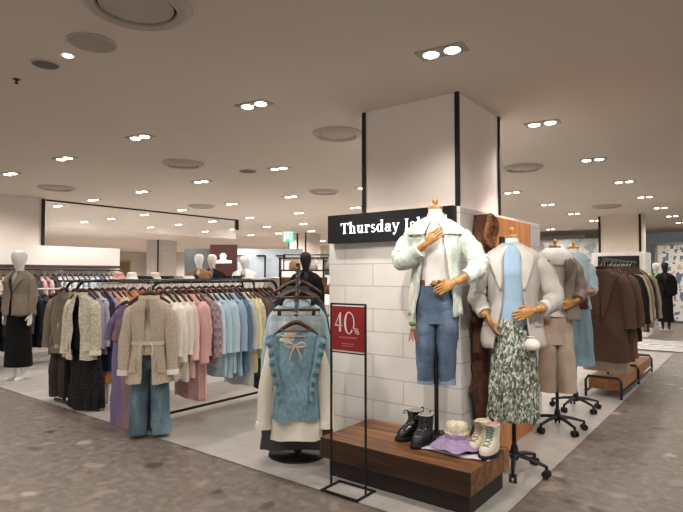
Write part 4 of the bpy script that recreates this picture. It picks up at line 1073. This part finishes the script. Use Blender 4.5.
# ------------------------------------------------------------------ left wall rail and clothes
t = thing('wall_rail', 'long dark wood rail mounted on the white left wall', 'rail', (-10.95, 3.2, 1.6))
MB().box((.02, 0, .07), (.2, 6.0, .05), .004).build('board', plain('rail_brown', '4d3a35', .5), t, False)
MB().tube([(.27, -2.95, 0), (.27, 2.95, 0)], .013, 8).build('bar', black, t)
for k in range(6): MB().box((.1, -2.8+k*1.12, -.02), (.36, .015, .03)).build('bracket', white, t, False)
cols = [('8a5a40', 'brown'), ('a06a44', 'rust'), ('c9b8a4', 'beige'), ('b58a6a', 'tan'), ('d9d2c8', 'ivory'), ('e6e2de', 'white'), ('4a4a50', 'graphite'), ('c9a8a8', 'dusty pink'), ('dfe3e6', 'chalk'), ('3a4a5c', 'navy'), ('b9c9d4', 'ice blue'), ('24262c', 'black'), ('cdd3d6', 'silver'), ('7f93a6', 'blue grey'), ('2a2c30', 'coal'), ('dad6d0', 'bone')]
WG = 'clothes on the left wall rail'
y = 3.45; rnw = random.Random(5)
for k in range(26):
    c, nm = cols[min(15, max(0, int(k*.62+rnw.uniform(-1, 1))))]
    m = fabric(c)
    hanger((-10.68, y, 1.6-.012), R(rnw.uniform(-6, 6)), 'hanger of the %s %s sweater on the left wall rail' % (ORD[k], nm), 'hangers on the left wall rail', .17)
    top((-10.68, y, 1.455-.7), R(rnw.uniform(-6, 6)), '%s sweater, %s from the left on the left wall rail' % (nm, ORD[k]), 'sweater', 'knit_sweater', m, L=.7, w=.2, dep=.035, slen=.45, srad=(.05, .04), collar='band', seed=500+k, group=WG, n=22, nz=8)
    y += .107
# nearer low rack with white rail in front of the wall
t = thing('clothes_rack', 'low white rail rack of dark clothes in front of the left wall', 'clothes rack', (-9.7, 3.7, 0))
MB().tube([(0, -1.3, 1.26), (0, 1.3, 1.26)], .016, 8).build('rail', white, t)
for s in (-1, 1):
    MB().tube([(0, s*1.3, .02), (0, s*1.3, 1.26)], .016, 8).build('post', white, t)
    MB().box((0, s*1.3, .015), (.45, .05, .03), .005).build('foot_bar', white, t)
dcols = [('e0b0a8', 'blush pink'), ('dba89e', 'shell pink'), ('b9b0a8', 'light taupe'), ('55606a', 'steel'), ('4f6a78', 'petrol'), ('3a4c58', 'dark petrol'), ('2c3840', 'deep teal'), ('22282e', 'blue black'), ('1c1f24', 'black'), ('2a3038', 'charcoal'), ('39434d', 'slate'), ('20242a', 'midnight'), ('3d4448', 'lead grey'), ('1e1e22', 'jet'), ('454c54', 'storm grey'), ('2c2c30', 'ash black'), ('6b737a', 'dove grey'), ('33383e', 'gunmetal')]
y = 2.55
for k, (c, nm) in enumerate(dcols):
    m = fabric(c)
    hanger((-9.7, y, 1.26-.012), R(rnw.uniform(-6, 6)), 'hanger of the %s coat on the low white rail' % nm, 'hangers on the low white rail', .17)
    top((-9.7, y, 1.13-.85), R(rnw.uniform(-6, 6)), '%s coat, %s from the left on the low white rail' % (nm, ORD[k]), 'coat', 'hanging_coat', m, L=.85, w=.2, dep=.04, slen=.5, srad=(.05, .045), collar='band', seed=540+k, group='coats on the low white rail', n=22, nz=8)
    y += .135

# ------------------------------------------------------------------ long counter with busts behind the rear rack
t = thing('display_counter', 'long pale display counter with glass top behind the rear left rack', 'counter', (-8.85, 6.6, 0))
MB().box((0, 0, .68), (.5, 3.6, 1.36), .006).build('body', plain('counter_white', 'd9d5d0', .5), t, False)
MB().box((0, 0, 1.39), (.56, 3.66, .04), .004).build('counter_top', plain('counter_top', 'b5b0aa', .25), t, False)
MB().box((.02, 0, .05), (.5, 3.58, .1)).build('kick_board', blackmatte, t, False)
full_mannequin((-8.85, 6.75, 1.41), R(35), 'white bust with brown scarf jacket, left one of the pair on the pale counter', fabric('8a6a50'), None, bust=True, cut=1.34)
full_mannequin((-8.85, 7.08, 1.41), R(35), 'white bust in black jacket, right one of the pair on the pale counter', fabric('1b1a1c'), None, bust=True, cut=1.34)
full_mannequin((-8.85, 7.95, 1.41), R(35), 'white bust in white blouse alone before the dark red panel', fabric('e6e4e2'), None, bust=True, cut=1.34)
items = [(5.0, 'pink', 'd8a8a4', 'cap'), (5.25, 'white', 'e4e2de', 'cap'), (5.5, 'dark', '2a2a2e', 'fold'), (5.72, 'cream', 'd9cfc0', 'cap'), (5.95, 'black', '1e1d20', 'fold'), (6.15, 'grey', '8e8c8a', 'fold'), (6.42, 'white', 'e8e6e4', 'fold'), (7.4, 'black', '202024', 'fold'), (7.65, 'navy', '2a2e3c', 'fold'), (8.2, 'silver', 'bcbcc0', 'fold')]
for k, (y, nm, c, kd) in enumerate(items):
    if kd == 'cap':
        hat((-8.8, y, 1.411), R(40*k), '%s knit hat, %s item from the left on the pale counter' % (nm, ORD[k]), fabric(c), fabric(c), .12, .085, .08, .03, 'knit_hat')
    else:
        t = thing('folded_sweater', '%s folded sweater, %s item from the left on the pale counter' % (nm, ORD[k]), 'sweater', (-8.8, y, 1.41), R(5*k))
        MB().box((0, 0, .03), (.26, .2, .05), .018).build('fold_stack', fabric(c), t)
        MB().box((0, -.01, .064), (.22, .17, .02), .008).build('top_fold', fabric(c), t)

# ------------------------------------------------------------------ dark red panel with emblem
t = thing('brand_panel', 'dark maroon wall panel with a white glowing emblem in the far background', 'sign', (-12.6, 10.5, 0), R(38))
MB().box((0, 0, 1.2), (.8, .12, 2.42), .004).build('panel', plain('maroon', '45201d', .5), t, False)
mb = MB(); f = lambda a, b, d: Vector((a, d, b))
mb.poly([(.09*math.cos(a), 2.06+.09*math.sin(a)) for a in [2*PI*j/20 for j in range(20)]]+[], f, -.07, -.085)
mb.poly([(-.13, 1.93), (-.05, 1.99), (.05, 1.99), (.13, 1.93), (.25, 1.93), (.25, 1.86), (-.25, 1.86), (-.25, 1.93)], f, -.07, -.085)
mb.build('emblem', emit('emblem_glow', 'eef8e8', 2.5), t, False)
t = thing('display_cabinet', 'dark grey tall cabinet left of the maroon panel', 'cabinet', (-13.45, 10.25, 0), R(38))
MB().box((0, 0, 1.15), (.8, .3, 2.3), .005).build('body', plain('cabinet_dark', '4d5356', .5), t, False)
for s in (-1, 1):
    d = MB().box((s*.2, -.16, 1.15), (.37, .03, 2.1), .004).build('door', plain('cabinet_door', '565c60', .5), t, False)
    MB().box((s*.06, -.185, 1.15), (.02, .03, .3)).build('handle', chrome, d, False)
# frosted glass boutique wall with black hooks
t = thing('glass_screen', 'pale blue glass boutique screen with black angle posts in the far background', 'screen', (-12.85, 12.6, 0), R(38))
MB().box((0, .05, 1.2), (2.3, .04, 2.35)).build('pane', plain('ice_glass', 'c3cfdc', .25), t, False)
for x in (-.75, -.1, .55):
    mb = MB().box((x, -.03, 1.5), (.05, .05, 1.3)); mb.box((x-.14, -.03, 2.14), (.3, .05, .05)); mb.build('post', blackmatte, t, False)
MB().box((0, -.1, 1.32), (2.1, .05, .04)).build('rail', blackmatte, t, False)
MB().box((0, -.1, .6), (2.2, .2, 1.0)).build('low_wall', plain('ledge_white', 'e2e0dd', .5), t, False)
bc = ['3c4a6a', 'dfe4ea', '8fa6c4', '2a2f3c', 'b7c6da', '5a6f94', 'e9ecef', '7f93b4']
for k in range(16):
    c = bc[k % 8]; q = Matrix.Rotation(R(38), 3, 'Z') @ Vector((-.95+k*.115, -.28, 0))
    o, _ = top((-12.85+q.x, 12.6+q.y, .82), R(38+80), 'small blue or white shirt, %s from the left along the glass screen rail' % ORD[k], 'shirt', 'hanging_shirt', fabric(c), L=.5, w=.19, dep=.045, slen=0, collar='band', group='shirts along the glass screen', seed=600+k, n=16, nz=6)
# exit sign
t = thing('exit_sign', 'green emergency exit sign hanging from the far ceiling', 'sign', (-11.75, 12.4, 2.62), R(40))
MB().box((0, 0, 0.1), (.34, .06, .34), .006).build('panel', emit('exit_green', '3fae86', 1.2), t, False)
mb = MB()
mb.poly([(.0+.03*math.cos(a), .2+.03*math.sin(a)) for a in [2*PI*j/12 for j in range(12)]], f, -.032, -.036)
for a in ((-.03, .17, .03, .07, .05), (.02, .08, .08, .0, .035), (0, .08, -.07, .02, .035), (0, .16, .07, .12, .03), (-.02, .16, -.07, .1, .03)): mb.poly([(a[0]-a[4]/2, a[1]), (a[2]-a[4]/2, a[3]), (a[2]+a[4]/2, a[3]), (a[0]+a[4]/2, a[1])], f, -.032, -.036)
mb.poly([(-.12, -.03), (-.1, -.03), (-.1, .24), (-.12, .24)], f, -.032, -.036); mb.poly([(.1, -.03), (.12, -.03), (.12, .24), (.1, .24)], f, -.032, -.036); mb.poly([(-.12, .22), (.12, .22), (.12, .24), (-.12, .24)], f, -.032, -.036)
mb.build('running_figure', emit('exit_white', 'f4fff8', 1.5), t, False)
for s in (-1, 1): MB().tube([(s*.1, 0, .27), (s*.1, 0, .38)], .006, 6).build('hanging_rod', chrome, t)

# ------------------------------------------------------------------ black metal shelf with boxes behind teal stand
t = thing('metal_shelf', 'black metal frame shelf unit with wooden boxes behind the teal vest stand', 'shelf', (-6.15, 7.1, 0), R(42))
mb = MB()
for x in (-.55, .55):
    for y in (-.17, .17): mb.box((x, y, .8), (.025, .025, 1.6))
mb.build('upright_frame', black, t, False)
for z in (.4, .8, 1.18, 1.58): MB().box((0, 0, z), (1.12, .36, .022)).build('shelf_board', black, t, False)
mb = MB(); mb.box((-.5, .15, 1.72), (.02, .02, .3)); mb.box((.5, .15, 1.72), (.02, .02, .3)); mb.box((0, .15, 1.86), (1.02, .02, .02)); mb.build('top_rail', black, t, False)
bw = wood('crate_brown', '8d6a48', '6b4c30', (3, 3, 3), .6, .1)
def onshelf(x, y, z): q = Matrix.Rotation(R(42), 3, 'Z') @ Vector((x, y, 0)); return (-6.15+q.x, 7.1+q.y, z)
for k, (x, z, w, h, c, nm) in enumerate(((-.34, 1.191, .38, .27, bw, 'brown wooden box at the left of the shelf'), (.08, 1.191, .36, .27, bw, 'brown wooden box in the middle of the shelf'))):
    t = thing('storage_box', nm+' behind the teal vest stand', 'box', onshelf(x, 0, z), R(42))
    MB().box((0, 0, h/2), (w, .3, h), .006).build('box', c, t, False); MB().box((0, -.155, h*.6), (.1, .012, .02), .003).build('handle', black, t, False)
for k, (x, z, c, nm) in enumerate(((-.3, 1.592, 'c99a78', 'tan'), (.0, 1.592, 'dcd6cc', 'white'), (.36, 1.191, 'e2ddd4', 'ivory'), (.34, 1.592, 'cfc4b4', 'stone'))):
    t = thing('handbag', '%s small handbag on the black metal shelf, %s level' % (nm, 'upper' if z > 1.3 else 'middle'), 'bag', onshelf(x, 0, z), R(42))
    MB().lathe([(.09, 0), (.11, .02), (.1, .12), (.06, .16)], n=18, ysc=.5).build('pouch', fabric(c), t)
    MB().tube(smooth([(-.06, 0, .15), (-.03, 0, .26), (.03, 0, .26), (.06, 0, .15)], 4), .006, 6).build('handle', fabric(c), t)
# white counter block left of it
t = thing('display_block', 'white block counter with black foot between near rack and metal shelf', 'counter', (-7.0, 6.95, 0), R(0))
MB().box((0, 0, .78), (.5, .9, 1.3), .006).build('body', white, t, False); MB().box((0, 0, .065), (.46, .86, .13)).build('foot', blackmatte, t, False)
MB().box((0, 0, 1.44), (.54, .94, .03), .004).build('counter_top', white, t, False)
# far shop front below the distant pillar: frame, lamp dome, teal panel
t = thing('boutique_facade', 'black framed shop front below the distant striped pillar', 'shop front', (-11.2, 13.2, 0), R(30))
mb = MB(); mb.box((0, 0, 2.05), (2.6, .06, .05)); mb.box((-1.25, 0, 1.0), (.06, .06, 2.1)); mb.box((.2, 0, 1.0), (.06, .06, 2.1)); mb.box((1.0, 0, 1.0), (.06, .06, 2.1)); mb.build('frame', blackmatte, t, False)
MB().box((.6, .02, 1.75), (.72, .03, .5)).build('teal_panel', plain('teal_dark', '2f4a52', .4), t, False)
MB().box((-.5, .06, 1.1), (1.4, .03, 1.9)).build('white_panel', white, t, False)
# ------------------------------------------------------------------ far right: board on pillar, garments, floral wall panel, rug
t = thing('notice_board', 'black framed board with faint pale lettering on the far pillar', 'sign', (-2.66, 14.574, 1.38))
MB().box((0, 0, .28), (.92, .05, .62), .004).build('panel', plain('board_black', '18191b', .4), t, False)
mb = MB(); x = -.3; rn = random.Random(9)
for row, z in enumerate((.34, .24)):
    x = -.3; mb = MB()
    while x < .3: w = rn.uniform(.015, .04); mb.poly([(x, z), (x+w, z), (x+w, z+.045), (x, z+.045)], f, -.026, -.03); x += w+.02
    mb.build('text_line', plain('board_text', '8f9aa6', .5), t, False)
full_mannequin((-2.3, 18.0, 0), R(10), 'distant white mannequin in a green coat right of the far pillar', fabric('2f8a58'), fabric('d8d4cf'), False)
full_mannequin((-1.98, 17.2, -.0), R(10), 'distant mannequin in all black coat right of the green coat', fabric('161517'), fabric('161517'), True, bkc)
t = NT('floral_wallpaper'); t.base(None, .6)
v = t.n('ShaderNodeTexNoise', Scale=5.0, Detail=3.0); t.l(t.coord(), 'Vector', v, 'Vector')
r = t.ramp([(.3, lin('5f6e86')), (.45, lin('d9d6cf')), (.6, lin('b9a98a')), (.75, lin('d6d9de'))], v, 'Fac', 'CONSTANT'); t.l(r, 'Color', t.b, 'Base Color')
tt = thing('floral_screen', 'tall floral patterned screen with grey frame at the far right edge', 'screen', (-1.98, 19.9, 0))
MB().box((0, 0, 1.25), (1.0, .06, 2.4)).build('panel', t.m, tt, False)
mb = MB(); mb.box((-.53, 0, 1.25), (.07, .1, 2.5)); mb.box((.53, 0, 1.25), (.07, .1, 2.5)); mb.box((0, 0, 2.5), (1.13, .1, .07)); mb.build('frame', plain('screen_grey', '8d8f90', .4), tt, False)
t = NT('rug_reflections'); t.base(None, .8)
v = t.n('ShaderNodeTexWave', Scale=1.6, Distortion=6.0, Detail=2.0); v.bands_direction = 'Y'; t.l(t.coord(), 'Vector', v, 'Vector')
r = t.ramp([(.5, lin('6d6b69')), (.56, lin('f0eeea'))], v, 'Fac'); t.l(r, 'Color', t.b, 'Base Color')  # wavy white reflections painted into the rug colour
o = MB().box((0, 0, .008), (1.6, 1.9, .016), .004).build('rug_with_reflections', t.m, None, False, (-1.75, 13.2, -.006))
tag(o, 'grey rug with painted wavy white reflections on the floor at far right', 'rug')

# ------------------------------------------------------------------ lights
def spot(loc, e, size=R(115), blend=.7, rad=.06, col=(1, .93, .85), target=None):
    l = bpy.data.lights.new('spot', 'SPOT'); l.energy = e; l.spot_size = size; l.spot_blend = blend; l.shadow_soft_size = rad; l.color = col
    o = bpy.data.objects.new('spot_light', l); C.objects.link(o); o.location = loc
    if target: o.rotation_euler = (Vector(target)-Vector(loc)).to_track_quat('-Z', 'Y').to_euler()
    return o
for y in [-1.1, 1.05]+YS:
    for x in [1.9, .16]+XS:
        if 3.9 < y < 5.5 and -3 < x < -1.85: continue
        if y > 14 and x < -12: continue
        spot((x, y, CH-.06), 66 if y < 8.5 else (45 if x > -4.5 else 95), R(140) if y < 8.5 else R(160))
for x, y, e in ((-17, 5, 700), (-15, 14.5, 700), (-9.5, 16.5, 500), (-4.5, 16.5, 160), (-1.8, 18.6, 70), (-19, 9, 900), (-24, 13, 1500), (-28, 18, 1500), (-19, 18, 1500), (-30, 10, 1500)): spot((x, y, CH-.06), e, R(165))  # added spots without fixtures, brighten the far background
spot((-1.3, 1.6, CH-.08), 150, R(34), .5, .05, target=(-2.0, 3.5, 1.55))
spot((-.6, 2.2, CH-.08), 120, R(34), .5, .05, target=(-1.5, 4.0, 1.3))
for yy in (2.5, 4.0, 5.5): spot((-9.3, yy, CH-.08), 60, R(70), .7, .08, target=(-11, yy, 1.5))  # added spots, only there to brighten the white left wall
spot((-.5, 4.9, CH-.08), 90, R(40), .6, .05, target=(-1.8, 4.8, 1.7))  # added spot to lift the orange of the wood slab
spot((-3.45, 2.1, CH-.08), 70, R(50), .6, .05, target=(-2.6, 3.9, 1.0))
w = bpy.data.worlds.new('world'); bpy.context.scene.world = w; w.use_nodes = True
w.node_tree.nodes['Background'].inputs[0].default_value = (1, .95, .9, 1); w.node_tree.nodes['Background'].inputs[1].default_value = .9

# ------------------------------------------------------------------ camera
cam = bpy.data.cameras.new('camera'); cam.sensor_width = 36; cam.lens = 534/683*36
co = bpy.data.objects.new('camera', cam); C.objects.link(co); co.location = (0, 0, 1.5); co.rotation_euler = (R(90+2.04), 0, R(37.75))
cam.clip_end = 200
sc = bpy.context.scene; sc.camera = co
sc.view_settings.view_transform = 'Standard'; sc.view_settings.look = 'None'; sc.view_settings.exposure = .1
sc.cycles.use_denoising = True
